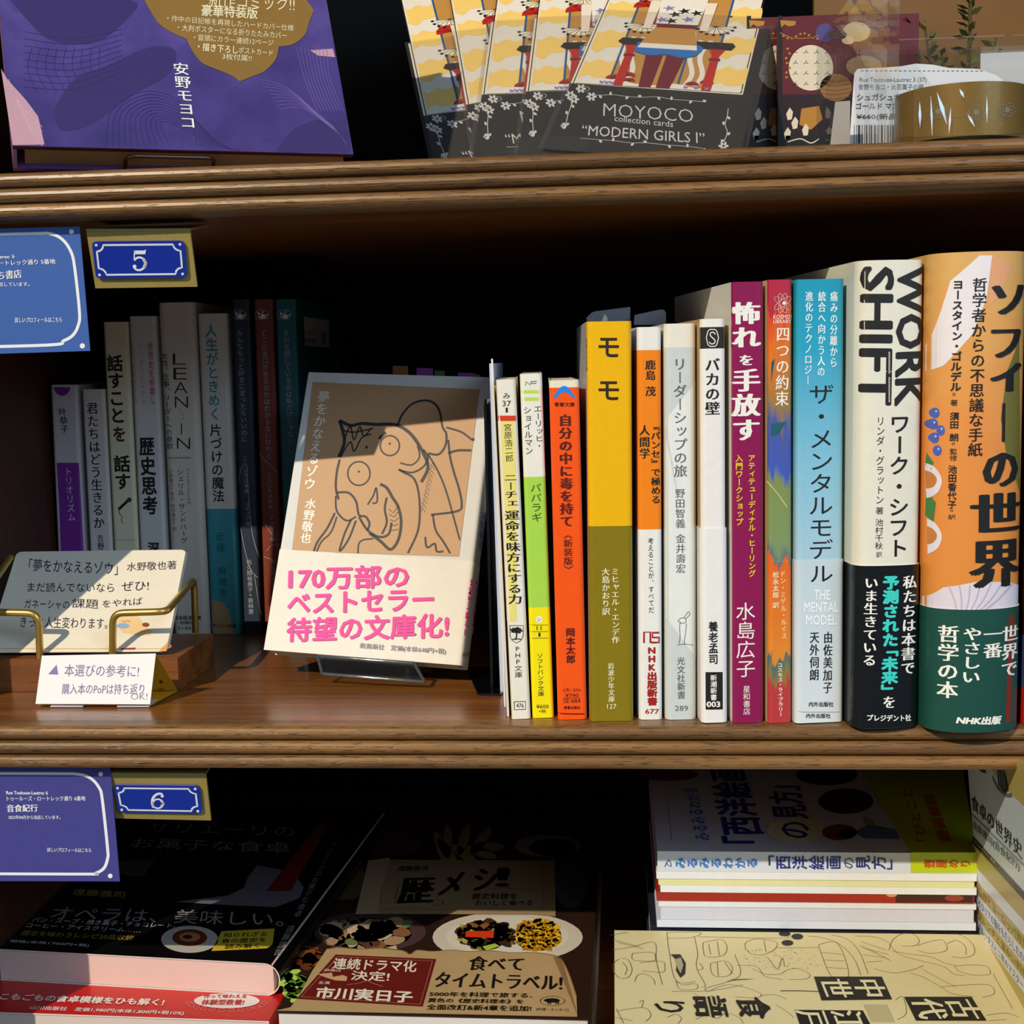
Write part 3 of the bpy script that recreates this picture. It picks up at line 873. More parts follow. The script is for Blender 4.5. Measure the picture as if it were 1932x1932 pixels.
vt(c, S, 'フェイスブックCOO', 353.5, 883, 357, 952, 7, INK); vt(c, S, 'シェリル・サンドバーグ', 339.5, 884, 348, 1026, 13, INK); vt(c, S, '川本裕子=序文 村井章子=訳', 322, 884, 330, 1002, 7, M('#5a544a'))
hx(c, S, '日本経済新聞', 331, 379, 1161, 1169, INK, 'b'); hx(c, S, '出版社', 340, 366, 1171, 1178, INK, 'b'); hx(c, S, '31897', 336, 368, 1182, 1188, INK)
done(t, c)
t, S, c, _, _ = left('paperback_book', 'white book with teal lower third and teal upper title letters', (374, 596), (430, 594), (398, 1196), (456, 1195), 592, [(960, '#d8d4cc'), (0, '#3a9aa6')], r=.0025)
vt(c, S, '人生がときめく', 397.5, 611, 406, 794, 22, M('#2f8a96'), 'b'); vt(c, S, '片づけの魔法', 406.5, 799, 413, 948, 22, INK, 'b')
for k, x, y in (('近', 415.5, 1012), ('藤', 416.5, 1033), ('麻', 419, 1077), ('理', 420, 1098), ('恵', 420.5, 1118)): vt(c, S, k, x, y - 9, x, y + 9, 16, M('#1f5a66'), 'l')
pl(c, S, [(398, 1131), (420, 1136), (430, 1148), (436, 1168), (441, 1195), (399, 1195)], M('#b89a72', .5), 1)
hx(c, S, 'サンマーク出版', 402, 446, 1177, 1184, INK, 'B')
done(t, c)
LNW = M('#aab0b4')
for (col, nm, TL, TR, BL, BR, txts, lab) in (
    ('#232f42', 'a', (439, 567), (471, 567), (459, 1195), (497, 1194), (('みんなもっと好きに言ったらいいのに', 452, 622, 462, 835, 11), ('こんにちは未来', 462.5, 860, 466, 932, 9.5), ('メディア編', 466.5, 946, 468.5, 992, 9.5), ('佐久間裕美子+若林恵', 470, 1055, 474, 1159, 10)), 'navy blue book with white bird emblem near the top of its spine'),
    ('#7f3420', 'b', (478, 565), (517, 564), (500, 1193), (537, 1192), (('どこに出口があるのかはわからないけれど', 498, 622, 508, 866, 11), ('こんにちは未来', 508, 890, 511, 961, 9.5), ('アメリカ編', 512, 972, 515, 1022, 9.5), ('佐久間裕美子', 515, 1055, 518, 1119, 9)), 'rust red book with white bird emblem between navy and teal books'),
    ('#0f5f68', 'c', (518, 564), (561, 564), (541, 1192), (580, 1192), (('それを感じているのは私だけじゃない', 540, 622, 549.5, 838, 11.5),), 'teal book with white bird emblem and a white price sticker on its side')):
    t, S, c, _, _ = left('paperback_book', lab, TL, TR, BL, BR, 565, [(0, col)], r=.0016)
    ex = (TL[0] + TR[0]) / 2 - 3
    ring(c, S, ex, 594, 13, 9.5, .9, LNW, 2)
    el(c, S, ex + 1, 597, 8, 4.5, WHT, 2, 18); pl(c, S, [(ex - 8, 588), (ex - 3, 592), (ex - 3, 598), (ex - 7, 596)], WHT, 2); pl(c, S, [(ex + 6, 594), (ex + 12, 592), (ex + 8, 600)], WHT, 2); st(c, S, [(ex - 1, 588), (ex + 1, 590), (ex + 3, 587)], 1.4, WHT, 2)
    for q in txts: vt(c, S, q[0], q[1], q[2], q[3], q[4], q[5], LNW)
    if nm == 'a':
        st(c, S, [(458, 878), (452, 900), (452, 960), (456, 1005), (464, 1045), (473, 1075), (487, 1090)], .9, LNW, 3); st(c, S, [(466, 880), (470, 950), (477, 1010), (489, 1053)], .9, LNW, 3); st(c, S, [(480, 1083), (492, 1160)], .9, LNW, 3)
    if nm == 'b':
        st(c, S, [(488, 830), (490, 855), (505, 873), (524, 892)], .9, LNW, 3); st(c, S, [(497, 985), (515, 1010), (525, 1020)], .9, LNW, 3); st(c, S, [(503, 1040), (512, 1029), (526, 1027)], .9, LNW, 3); st(c, S, [(498, 1050), (520, 1058)], .9, LNW, 3)
    done(t, c)
    if nm == 'c':
        n = S.eu; O = S.O + S.eu * (S.w / 2 + .0006)
        Q = [hit(O, n, *p) for p in ((573, 597), (621, 605), (621, 656), (575, 652))]
        b = MB(); b.poly(Q, M('#c9c9c9', .5))
        Sd = Surf(O + n * .0001, (Q[1] - Q[0]), Q[0] - Q[3])
        hx(b, Sd, '¥1,760', 577, 594, 622, 629, M('#555555')); 
        for k in range(9): rc(b, Sd, 577 + k * 2.6, 636, 578.3 + k * 2.6, 644, M('#444444'), 1)
        for k in range(6): rc(b, Sd, 609, 622 + k * 3.4, 617, 624 + k * 3.4, M('#444444'), 1)
        b.build('price_sticker', t)

# ------------------------------------------------------------------ cover-out pocket book on clear stand
n = V3((-.123, -.914, .385)).normalized(); p0 = V3((-.1194, .0983, .0821))
P4 = [hit(p0, n, *q) for q in ((509, 1228), (867, 1254), (920, 713), (573, 701))]
BLd, BRd, TRd, TLd = P4
eu = ((BRd - BLd) + (TRd - TLd)).normalized(); ev = ((TLd - BLd) + (TRd - BRd)); ev = (ev - eu * ev.dot(eu)).normalized()
ctr = (BLd + BRd + TRd + TLd) / 4
wD, hD = ((BRd - BLd).length + (TRd - TLd).length) / 2, ((TLd - BLd).length + (TRd - BRd).length) / 2
tD = .0142
BU = .0032
OD = ctr - ev * hD / 2
S = Surf(OD, eu, ev, off=.0002)
nD = S.n
t = thing('pocket_book', 'cover out pocket book with line drawn elephant on tan and pink lettering below', 'book', tuple(OD - nD * tD / 2))
WC2 = M('#e3dfd4', .7, 0, 0, .05, 240, .02, .15)


def jacket(mb, v0, v1, off, mat, rr=.0035):
    pr = [None, (-wD / 2 - off, off)]
    for k in range(17):
        a = math.pi * k / 16
        pr.append((wD / 2 + (BU + off) * math.sin(a) ** .5, off - (tD + 2 * off) * (1 - math.cos(a)) / 2))
    pr.append((-wD / 2, -tD - off))
    rows = [[OD + eu * u + nD * q + ev * v for u, q in pr[1:]] for v in (v0, v1)]
    mb.grid(rows, mat, True)


c = MB(); jacket(c, 0, hD, 0, M('#d5d5d2', .65, 0, 0, .05, 240, .02, .2)); ob = MB(); jacket(ob, 0, S.px(700, 1047)[1], .0003, WC2)
pg = MB(); pg.prism([OD + eu * u - nD * q + ev * (hD - .0006) for u, q in ((-wD / 2 + .0005, .0005), (wD / 2 - .001, .0005), (wD / 2 - .001, tD - .0005), (-wD / 2 + .0005, tD - .0005))], -ev * (hD - .0012), PAGE)
pg.build('page_block', t)
TAN = M('#bb936a', .6, var=.08, scale=1500)
pl(c, S, [(590.5, 721), (905, 735), (866, 1050), (551, 1040)], TAN, 1)
CRM = M('#efe8d8')
vt(c, S, '夢をかなえるゾウ', 613, 737, 583, 925, 21, CRM, 'm'); vt(c, S, '水野敬也', 588, 940, 576, 1026, 20, CRM, 'm')
dc = lambda *q: [(480 + x / 2.76, 660 + y / 2.76) for x, y in q]
LK = M('#2e2a2c', .6)
for w, pts in (
    (3.2, dc((445, 572), (430, 640), (425, 720), (440, 780))), (4.5, dc((440, 560), (470, 480), (455, 400), (448, 372), (500, 395), (560, 385), (640, 390), (700, 388), (760, 400), (820, 445), (870, 520), (905, 610), (870, 690))),
    (3, dc((745, 400), (770, 340), (820, 285), (880, 265), (930, 275), (965, 320), (980, 400), (1000, 440), (995, 500), (960, 545), (905, 540))), (2.6, dc((1000, 405), (1080, 430), (1135, 470), (1140, 460))), (3.4, dc((1010, 540), (1060, 525), (1130, 525))),
    (3, dc((1010, 470), (1020, 560), (1040, 640), (1065, 720), (1080, 800), (1060, 840), (920, 860))), (2.4, dc((905, 545), (960, 640), (1000, 740), (1040, 880), (1070, 990))),
    (3, dc((425, 745), (490, 745), (530, 790), (545, 860), (580, 870), (600, 905), (590, 940))), (2.6, dc((425, 760), (430, 840), (480, 890), (530, 870))), (3, dc((420, 850), (380, 930), (330, 1000), (310, 1050))), (2.4, dc((430, 870), (400, 950), (350, 1000), (325, 1052))),
    (2.8, dc((505, 885), (470, 960), (445, 1048), (490, 990), (530, 890))), (3.2, dc((545, 870), (590, 940), (650, 975), (700, 960), (715, 900))), (4, dc((600, 955), (660, 1000), (710, 1040), (750, 990), (765, 900), (750, 820), (720, 770), (690, 720), (655, 700))),
    (3, dc((690, 770), (680, 830), (690, 900), (665, 960))), (3, dc((800, 1060), (850, 950), (862, 850), (855, 740), (830, 670), (780, 640), (755, 625))), (2.6, dc((750, 625), (820, 640), (880, 610), (905, 560), (880, 520))),
    (2.2, dc((760, 590), (820, 600), (860, 560), (850, 500))), (2.4, dc((590, 808), (620, 760), (635, 720), (640, 790), (615, 800))), (2.2, dc((540, 1060), (545, 1010), (570, 990), (620, 985))), (2.8, dc((890, 975), (900, 1030), (940, 1010), (950, 1050), (985, 1050))), (2.8, dc((930, 860), (945, 940), (985, 1000), (1020, 1060))),
    (2, dc((470, 470), (500, 400), (520, 470), (550, 400), (570, 450), (610, 410))), (2, dc((450, 560), (500, 480), (520, 530), (560, 460), (610, 440))), (2, dc((460, 420), (520, 430), (620, 410)))): st(c, S, pts, w * 1.35, LK, 2)
for cx, cy, rx, ry in ((706, 500, 50, 52), (545, 645, 58, 62)): ring(c, S, 480 + cx / 2.76, 660 + cy / 2.76, rx / 2.76, ry / 2.76, 3, LK, 2); el(c, S, 480 + cx / 2.76, 660 + (cy - 10) / 2.76, 2.2, 2.2, LK, 2, 10)
st(c, S, dc((650, 465), (685, 430)), 6, LK, 2, False); el(c, S, 480 + 585 / 2.76, 660 + 508 / 2.76, 2.5, 3, LK, 2, 10)
for k in range(12):
    x, y = 480 + (940 - k * 5) / 2.76, 660 + (590 + k * 22) / 2.76; st(c, S, [(x - 8, y + 6), (x - 2, y - 2), (x + 1, y + 5)], 1.2, LK, 2, False)
for k in range(5): st(c, S, dc((700 + k * 4, 830 + k * 28), (725 + k * 4, 850 + k * 22), (750, 815 + k * 30)), 1.4, LK, 2, False)
PI = M('#e5589f', .7, 0, 0, .05, 240, .02, .15); So = S.lift(.0005)
ht(ob, So, '170万部の', (547, 1071), (771, 1066), (546, 1113), PI, 'B'); ht(ob, So, 'ベストセラー', (545, 1121), (818, 1112), (544, 1159), PI, 'B'); ht(ob, So, '待望の文庫化!', (544, 1167), (847, 1158), (542, 1211), PI, 'B')
ht(ob, So, '飛鳥新社　定価(本体648円+税)', (680, 1213), (842, 1224), (679, 1225), M('#6a6a78'), 'm')
# spine side
Ss = Surf(OD + eu * (wD / 2 + BU) - nD * tD / 2, -nD, ev, lambda u: BU * (1 - max(0, 1 - (2 * u / tD) ** 2) ** .25), -eu, tD * .96, .0003)
vt(c, Ss, '夢をかなえるゾウ', 926, 790, 918, 915, 7, M('#4a5a80'), 'm'); vt(c, Ss, '水野敬也', 914, 965, 906, 1040, 7, M('#4a5a80'), 'm')
for k, x in (('待望の文庫化!', 885), ('ベストセラー', 896)): vt(ob, Ss.lift(.0004), k, x + 4, 1090, x - 6, 1200, 9, PI, 'B')
hx(ob, Ss.lift(.0004), '飛鳥新社', 874, 892, 1231, 1240, M('#4a5a80'))
c.build('cover', t); ob.build('paper_band', t)
for x0, x1, y0, y1, col in ((741, 770, 690, 712, '#8a5a2a'), (786, 817, 694, 714, '#8a3a94'), (820, 839, 699, 716, '#3f6a3a'), (864, 896, 703, 722, '#8a3a94'), (894, 906, 706, 722, '#5a7a3a')):
    b = MB(); q = p0 - nD * .006
    Q = [hit(q, nD, x, y) for x, y in ((x0, y0), (x1, y0 + 1), (x1, y1), (x0, y1))]
    b.prism(Q, -nD * .0002, M(col, .5)); b.build('sticky_tab', t)

CLEAR = clear_mat('clear_acrylic', (.95, .97, .97), .5, .02, .004)
cs = thing('acrylic_book_stand', 'small clear acrylic stand holding the elephant cover book', 'stand', tuple(onz(0, 712, 1262)))
b = MB()
zb = OD + eu * (S.px(700, 1240)[0]) - ev * .0006
gap = .0009
base_f = zb + nD * .0012
us = (-.03, .027)
lipv = .006
pr = [zb - nD * (tD + .003) + ev * .09, zb - nD * (tD + .003) - ev * 0.002, base_f - ev * .002, base_f + ev * lipv]
for i in range(2):
    a, q = pr[i], pr[i + 1]
    nn = (q - a).normalized().cross(eu).normalized() * .0022
    b.prism([a + eu * us[0], a + eu * us[1], q + eu * us[1], q + eu * us[0]], -nn if nn.dot(nD) > 0 and i == 2 else nn, CLEAR)
b.build('cradle', cs)
EDGE = clear_mat('acrylic_cut_edge', (.5, .56, .6), .9, .05, .12, (.35, .4, .45))
oL = OD + nD * .0012
g0, g1, f1, f0 = [hit(oL, nD, *q) for q in ((600, 1238), (782, 1252), (802, 1287), (609, 1272))]
b = MB(); b.prism([f0, f1, g1, g0], nD * .002, CLEAR)
b.build('front_lip', cs)
b = MB()
for p, q in ((g0, g1), (f0, f1)): b.tube([p + nD * .001, q + nD * .001], .0009, EDGE, 8)
b.tube([g1 + nD * .001, f1 + nD * .001], .0008, EDGE, 8); b.tube([g0 + nD * .001, f0 + nD * .001], .0008, EDGE, 8)
b.build('lip_edge', cs)
for u in (us[0] + .001, us[1] - .003):
    b = MB(); p = OD + eu * u - ev * .003 - nD * .002; q = OD + eu * u - ev * .003 - nD * (tD + .001)
    b.prism([p, q, V3((q.x, q.y + .03, .0002)), V3((p.x, p.y, .0002))], eu * .002, CLEAR)
    b.build('foot', cs)

# ------------------------------------------------------------------ bookend and leaflets left of the front row
BLKM = M('#0b0c10', .18, .6, 0, .02, 200, .02)
be = thing('bookend', 'glossy black metal bookend with its foot plate under the shelf books', 'bookend', (-.062, .1, 0))
b = MB()
ft = [onz(.0012, *p) for p in ((897, 1300), (900, 1306), (908, 1308.5), (946, 1309))]
b.prism(ft + [V3((-.0562, .1, .0012)), V3((-.0775, .1, .0012))], (0, 0, -.0012), BLKM); b.build('foot_plate', be)
b = MB()
b.prism([(-.0605, .054, .0012), (-.0605, .054, .135), (-.0605, .058, .14), (-.0605, .094, .14), (-.0605, .098, .135), (-.0605, .098, .0012)], (.0012, 0, 0), BLKM); b.build('upright_plate', be)
G3 = 'thin leaflets leaning between the bookend and the books'
for lab, y0, xb, yb, xt, yt, th, col, D in (
    ('white folded leaflet with pointed tip, tallest of the leaflets by the bookend', .024, 951, 1334, 926.5, 677, .0008, '#e2dfe0', .1),
    ('pale blue leaflet at the left, against the black bookend', .049, 944, 1308, 923, 686, .0014, '#b9cbe8', .09),
    ('white leaflet with dark back cover directly beside the first pocket book', .010, 956.5, 1352, 927.5, 729, .001, '#dcd9dc', .1)):
    B0 = onz(.0002, xb, yb); T0 = ony(B0.y, xt, yt)
    b = MB(); dd = V3((-.03, .9995, 0)) * D
    top2 = T0 + dd
    if 'pointed' in lab: top2 = T0 + dd * .25 - V3((0, 0, .022))
    if 'pointed' in lab: b.prism([B0, T0, top2, T0 + dd - V3((0, 0, .03)), B0 + dd], (th, 0, 0), M(col, .5))
    else: b.prism([B0, T0, T0 + dd, B0 + dd], (th, 0, 0), M(col, .5), M(col, .5))
    o = b.build('leaflet', None, B0 + dd / 2); tag(o, lab, 'leaflet', G3)

# ------------------------------------------------------------------ hand written card holder
WB = wood_mat('holder_block_wood', '#5a2f14', '#8a5428', '#3a1c0a', rough=.4, pores=.4, sc=.6)
BRASS = M('#cfae58', .33, .1, .8, .08, 400, .03)
hs = thing('card_holder', 'wooden block card holder with bent brass rods', 'holder', (-.27, .085, 0))
b = MB()
x1 = -.2145; z1 = .0168; y0, y1 = .056, .1135
b.box((-.3300, y0, .0002), (x1, y1, z1), WB)
o = b.build('wooden_block', hs)
bv = o.modifiers.new('bevel', 'BEVEL'); bv.width = .0008; bv.segments = 2


def arc(p, q, r, n=5):
    return p


yr = .0585
def rod(sgn, pts):
    b = MB(); b.tube(pts, .0018, BRASS); return b.build('brass_rod', hs)


def bend(pts, r=.006, n=6):
    o = [pts[0]]
    for i in range(1, len(pts) - 1):
        a, p, c = V3(pts[i - 1]), V3(pts[i]), V3(pts[i + 1])
        u = (a - p); v = (c - p); rr = min(r, u.length * .45, v.length * .45)
        s, e = p + u.normalized() * rr, p + v.normalized() * rr
        for k in range(n + 1):
            t = k / n
            o.append(s * (1 - t) ** 2 + p * 2 * t * (1 - t) + e * t * t)
    o.append(pts[-1])
    return [V3(x) for x in o]


A0 = ony(yr, 211, 1238); A0.z = .012
A1 = ony(yr - .001, 213, 1157); A2 = ony(yr - .001, 314, 1154)
A3 = ony(.128, 366, 1093)
rod(1, bend([A0, A1, A2, A3, A3 + V3((-.002, .004, -.03))], .0055))
B0 = ony(yr, 75, 1238); B0.z = .012
B1 = ony(yr - .001, 72, 1157); B2 = V3((-.3175, yr - .001, B1.z + .001)); B3 = V3((-.3265, .12, .058))
rod(-1, bend([B0, B1, B2, B3], .0055))
# the pile of cards
bl, br, tr = onz(.0205, -28, 1230), onz(.0205, 314, 1230), ony(.124, 350, 1038)
br = V3((br.x, .0625, .0205)); bl = V3((bl.x, .0632, .0205))
e1 = (br - bl).normalized(); e2 = tr - br; nC = e1.cross(e2).normalized()
SC0 = Surf(bl, e1, nC.cross(e1))


def card(S, q, th, r, mat, steps=6):
    """rounded card from four photo corners (tl, tr, br, bl)"""
    uv = [S.px(*p) for p in q]
    o = []
    for i in range(4):
        a, p, c = V3(uv[i - 1] + (0,)), V3(uv[i] + (0,)), V3(uv[(i + 1) % 4] + (0,))
        u, v = (a - p).normalized(), (c - p).normalized()
        for k in range(steps + 1):
            t = k / steps; s, e = p + u * r, p + v * r
            o.append(s * (1 - t) ** 2 + p * 2 * t * (1 - t) + e * t * t)
    b = MB(); b.prism([S.P(p.x, p.y) for p in o], -S.n * th, mat)
    return b


CARDW = M('#e4dcc8', .55)
G4 = 'hand written cards leaning in the brass holder'
q = [(32, 1041), (351, 1037), (314, 1229), (-28, 1231)]
b = card(SC0, q, .0004, .0035, CARDW)
b_ink = M('#26243a'); b_ink2 = M('#3c3048')
for t_, TL, TR, BL in (('「夢をかなえるゾウ」', (56, 1054), (222, 1061), (54, 1078)), ('水野敬也著', (240, 1062), (333, 1058), (239, 1078)), ('まだ読んでないなら', (53, 1099), (215, 1100), (52, 1117)), ('ぜひ!', (230, 1098), (281, 1096), (229, 1116)),
                       ('ガネーシャの', (47, 1131), (131, 1133), (46, 1148)), ('課題', (137, 1129), (186, 1131), (136, 1147)), ('をやれば', (194, 1133), (269, 1127), (193, 1147)), ('きっと人生変わります。', (40, 1163), (203, 1166), (38, 1184))):
    ht(b, SC0, t_, TL, TR, BL, b_ink, 'l')
AMB = M('#e0a85a'); RD = M('#c04a3a')
pl(b, SC0, [(224, 1167), (238, 1160), (262, 1164), (270, 1176), (288, 1192), (282, 1200), (268, 1198), (262, 1204), (256, 1198), (232, 1194), (222, 1182)], M('#ecc894'), 1)
el(b, SC0, 232, 1181, 12, 5, M('#8fb0d8'), 2, 18); el(b, SC0, 275, 1179, 7, 4, M('#8a4a30'), 2, 14); st(b, SC0, [(230, 1171), (235, 1174), (240, 1171), (246, 1174)], 1, M('#6a4a3a'), 2)
st(b, SC0, [(2, 1224), (90, 1224), (300, 1224), (320, 1216)], 1.6, AMB, 2)
pl(b, SC0, [(228, 1223), (256, 1222), (255, 1226), (228, 1226)], RD, 2)
pl(b, SC0, [(300, 1229), (314, 1229), (322, 1190), (316, 1212)], AMB, 2)
o = b.build('message_card', None, SC0.P(.045, .0)); tag(o, 'front hand written cream card with four lines of Japanese in the brass holder', 'card', G4)
for k in range(1, 5):
    Sk = Surf(SC0.O - SC0.n * .0006 * k + e1 * .0003 * k, SC0.eu, SC0.ev)
    qq = [(x + 1.0 * k, y + (.6 if y < 1100 else -.5) * k) for x, y in q]
    bb = card(Sk, qq, .0004, .0035, M(('#e8dfc2', '#e0d8c6', '#ddd6cc', '#e6e0d2')[k - 1], .55))
    o = bb.build('message_card', None, Sk.P(.045, 0)); tag(o, ('%s cream card behind the front hand written card in the brass holder' % ('second', 'third', 'fourth', 'rearmost')[k - 1]), 'card', G4)

# folded paper tent
ts = thing('tent_sign', 'small folded white paper sign with purple triangle and hand writing before the card holder', 'sign', (-.245, .033, 0))
f0, f1 = onz(.0018, 67, 1328), onz(.0018, 283, 1329)
t0, t1 = ony(.0345, 79, 1237), ony(.0335, 294, 1233)
e1 = (f1 - f0).normalized(); nT = e1.cross(t0 - f0).normalized()
ST = Surf(f0, e1, nT.cross(e1))
b = MB(); b.prism([f0, f1, t1, t0], -nT * .0003, M('#e6e3e4', .6))
pl(b, ST, [(91, 1272), (107, 1254), (110, 1273)], M('#5a4a9a'), 1)
PUI = M('#4a4a86')
ht(b, ST, '本選びの参考に!', (123, 1253), (263, 1255), (121, 1276), PUI, 'l'); ht(b, ST, '購入本のPoPは持ち返り', (118, 1290), (273, 1290), (116, 1310), PUI, 'l'); hx(b, ST, 'OK!', 247, 278, 1308, 1320, PUI, 'l')
b.build('front_panel', ts)
YLW = M('#cf9f22', .4, .25)
bk0, bk1 = V3((f0.x + .004, .0543, .0004)), V3((f1.x + .0035, .0543, .0004))
b = MB(); b.prism([t0, t1, bk1, bk0], (0, .0003, 0), YLW)
SB_ = Surf(bk0, (bk1 - bk0), (t0 - bk0), off=.0001)
el(b, SB_, 302, 1275, 4, 3, M('#5a3a12'), 1, 12); el(b, SB_, 300, 1296, 7, 9, M('#b06a14'), 1, 16)
b.build('back_panel', ts)
b = MB(); b.prism([f0 + V3((.0005, .002, -.0012)), f1 + V3((-.0005, .002, -.0012)), bk1 + V3((-.0005, -.001, .0002)), bk0 + V3((.0005, -.001, .0002))], (0, 0, .0002), YLW); b.build('bottom_panel', ts)
b = MB()
for x0, x1 in ((95, 156), (221, 281)):
    p, q2 = onz(.0004, x0, 1334), onz(.0004, x1, 1334)
    b.prism([p, q2, q2 + V3((0, .012, 0)), p + V3((0, .012, 0))], (0, 0, .0005), M('#c8c8d4', .3))
b.build('foot_tab', ts)

# ------------------------------------------------------------------ brass number plates and blue address cards
BRASS2 = M('#b09a55', .42, .15, .35, .1, 300, .03)
for num, fp, yb, lab, zt in (
    ('5', ((162, 432), (358, 431), (372, 541), (180, 544)), .0105, 'brass bracket with blue enamel plate reading 5 under the upper shelf edge', .2225),
    ('6', ((207, 1458), (388, 1459), (398, 1548), (218, 1544)), .0105, 'brass bracket with blue enamel plate reading 6 under the middle shelf edge', -.0195)):
    T = [ony(.0045, *fp[0]), ony(.0045, *fp[1])]; B = [ony(yb, *fp[2]), ony(yb, *fp[3])]
    t = thing('number_plate', lab, 'plate', tuple((T[0] + T[1]) / 2), 'blue enamel number plates hanging from the shelf edges')
    e1 = ((T[1] - T[0]) + (B[0] - B[1])).normalized(); nP = e1.cross(T[0] - B[1]).normalized()
    b = MB()
    b.prism([T[0], T[1], B[0], B[1]], -nP * .0012, BRASS2)
    zt2 = zt - .0004
    b.prism([T[0] + V3((0, 0, 0)), T[1], V3((T[1].x, .032, zt2)), V3((T[0].x, .032, zt2))], (0, 0, -.001), BRASS2)
    b.build('brass_bracket', t)
    SP = Surf(B[1], e1, nP.cross(e1), off=.0003)
    if num == '5': Q = [(175.5, 454.5), (349, 453), (355, 522.5), (183.5, 524.5)]
    else: Q = [(216, 1478), (377, 1479.5), (383, 1532), (226, 1529)]
    uv = [SP.px(*p) for p in Q]
    bb = card(SP, Q, -.0012, .0022, M('#0c2a9a', .12, .8))
    SQ = SP.lift(.00125)

    def bil(s, r): return tuple((Q[0][i] * (1 - s) + Q[1][i] * s) * (1 - r) + (Q[3][i] * (1 - s) + Q[2][i] * s) * r for i in (0, 1))
    m0, m1, n0, n1 = .045, .955, .1, .9
    cx, cy = .075, .17
    ol = []
    for (cx0, cy0, a0) in ((m0, n0, 0), (m1, n0, 1), (m1, n1, 2), (m0, n1, 3)):
        sx = 1 if cx0 < .5 else -1; sy = 1 if cy0 < .5 else -1
        pts = [(cx0 + sx * cx * math.cos(a), cy0 + sy * cy * math.sin(a)) for a in [math.pi / 2 * k / 6 for k in range(7)]]
        ol += (pts[::-1] if a0 in (0, 2) else pts)
    st(bb, SQ, [bil(*p) for p in ol], 3.4, M('#dfe3ea', .15, .6), 2, False, True)
    for s, r in ((.045, .1), (.955, .1), (.045, .9), (.955, .9)): el(bb, SQ, *bil(s, r), 2.6, 2.6, M('#dfe3ea', .15, .6), 2, 14)
    DW = M('#e8eaf0', .15, .6)
    if num == '5':
        pl(bb, SQ, [(255.5, 471.5), (274, 471.5), (278, 469.5), (276.5, 478.5), (257, 478.5)], DW, 2); st(bb, SQ, [(256.3, 472), (255.6, 490)], 2.2, DW, 2, False)
        st(bb, SQ, [(255.5, 490), (262, 485), (270, 485.5), (276.5, 492), (276, 501), (269, 507.5), (261, 508), (255, 503.5)], 3.6, DW, 2); st(bb, SQ, [(272.5, 487), (277, 495), (274, 504)], 5.4, DW, 2); el(bb, SQ, 256.5, 501.5, 3.6, 3.6, DW, 3, 14)
    else:
        ring(bb, SQ, 300, 1512.5, 9.6, 8.6, 3.2, DW, 2); st(bb, SQ, [(306, 1506), (310, 1512.5), (306, 1519)], 4.6, DW, 2)
        st(bb, SQ, [(292, 1520), (289.5, 1512), (290.5, 1503), (296, 1496), (303, 1493.5), (309, 1495)], 4.6, DW, 2); el(bb, SQ, 308.5, 1498, 3, 2.8, DW, 3, 14)
    bb.build('enamel_plaque', t)

for num, fp, yb, lab, ps in (
    ('5', ((-172, 436), (150, 427), (170, 662), (-150, 672)), .0085, 'blue shop address card for number 5 hanging under the upper shelf', '#3f64ac'),
    ('6', ((-140, 1447), (208, 1447), (226, 1663), (-122, 1662)), .009, 'violet blue shop address card for number 6 hanging under the middle shelf', '#46458e')):
    T = [ony(.0035, *fp[0]), ony(.0035, *fp[1])]; B = [ony(yb, *fp[2]), ony(yb, *fp[3])]
    e1 = (T[1] - T[0]).normalized(); nP = e1.cross(T[1] - B[0]).normalized()
    SP = Surf(B[1], e1, nP.cross(e1))
    b = MB(); b.prism([T[0], T[1], B[0], B[1]], -nP * .0005, M(ps, .4, .15))
    W2 = M('#f0f2f6', .4)
    if num == '5':
        st(b, SP, [(-160, 447), (60, 441), (95, 441), (118, 452), (134, 475), (141, 505), (150, 588), (148, 613), (138, 632), (120, 643), (90, 651), (-150, 657)], 5.5, W2, 1)
        el(b, SP, 135, 437, 4.6, 4.6, W2, 1, 18); el(b, SP, 155.5, 652.5, 4.9, 4.9, W2, 1, 18)
        ht(b, SP, 'Rue Toulouse-Lautrec 5', (-88, 484), (27.5, 481), (-88, 490), W2, 'S'); ht(b, SP, 'トゥールーズ・ロートレック通り 5番地', (-88, 494), (104, 488), (-87, 504), W2, 'm'); ht(b, SP, 'ち書店', (-4, 512), (40, 508), (-3, 528), W2, 'S'); ht(b, SP, 'から出店しています。', (-30, 533), (56, 532), (-30, 541), W2, 'm')
        ht(b, SP, '詳しいプロフィールはこちら', (28, 599), (117, 598), (28.5, 609), W2, 'm')
    else:
        st(b, SP, [(-130, 1459), (100, 1459.5), (150, 1461), (172, 1469), (187, 1486), (193, 1508), (203, 1600), (203, 1620), (196, 1638), (180, 1647.5), (160, 1649), (-120, 1648)], 5.5, W2, 1)
        el(b, SP, 190, 1460.5, 4.3, 4.3, W2, 1, 18); el(b, SP, 208, 1652.5, 4.4, 4.4, W2, 1, 18)
        ht(b, SP, 'Rue Toulouse-Lautrec 6', (12, 1492), (90, 1492.5), (12.5, 1498.5), W2, 'S'); ht(b, SP, 'トゥールーズ・ロートレック通り 6番地', (13, 1502), (161, 1501.5), (13.5, 1511), W2, 'm'); ht(b, SP, '音食紀行', (13, 1518), (71, 1517), (13.5, 1532), W2, 'S'); ht(b, SP, '2023年04月から出店しています。', (16, 1538), (114, 1538), (16.5, 1545.5), W2, 'm')
        ht(b, SP, '詳しいプロフィールはこちら', (89, 1599), (172, 1600), (89.5, 1607), W2, 'm')
    o = b.build('address_card', None, (T[0] + T[1]) / 2); tag(o, lab, 'card', 'blue shop address cards hanging from the shelf edges')

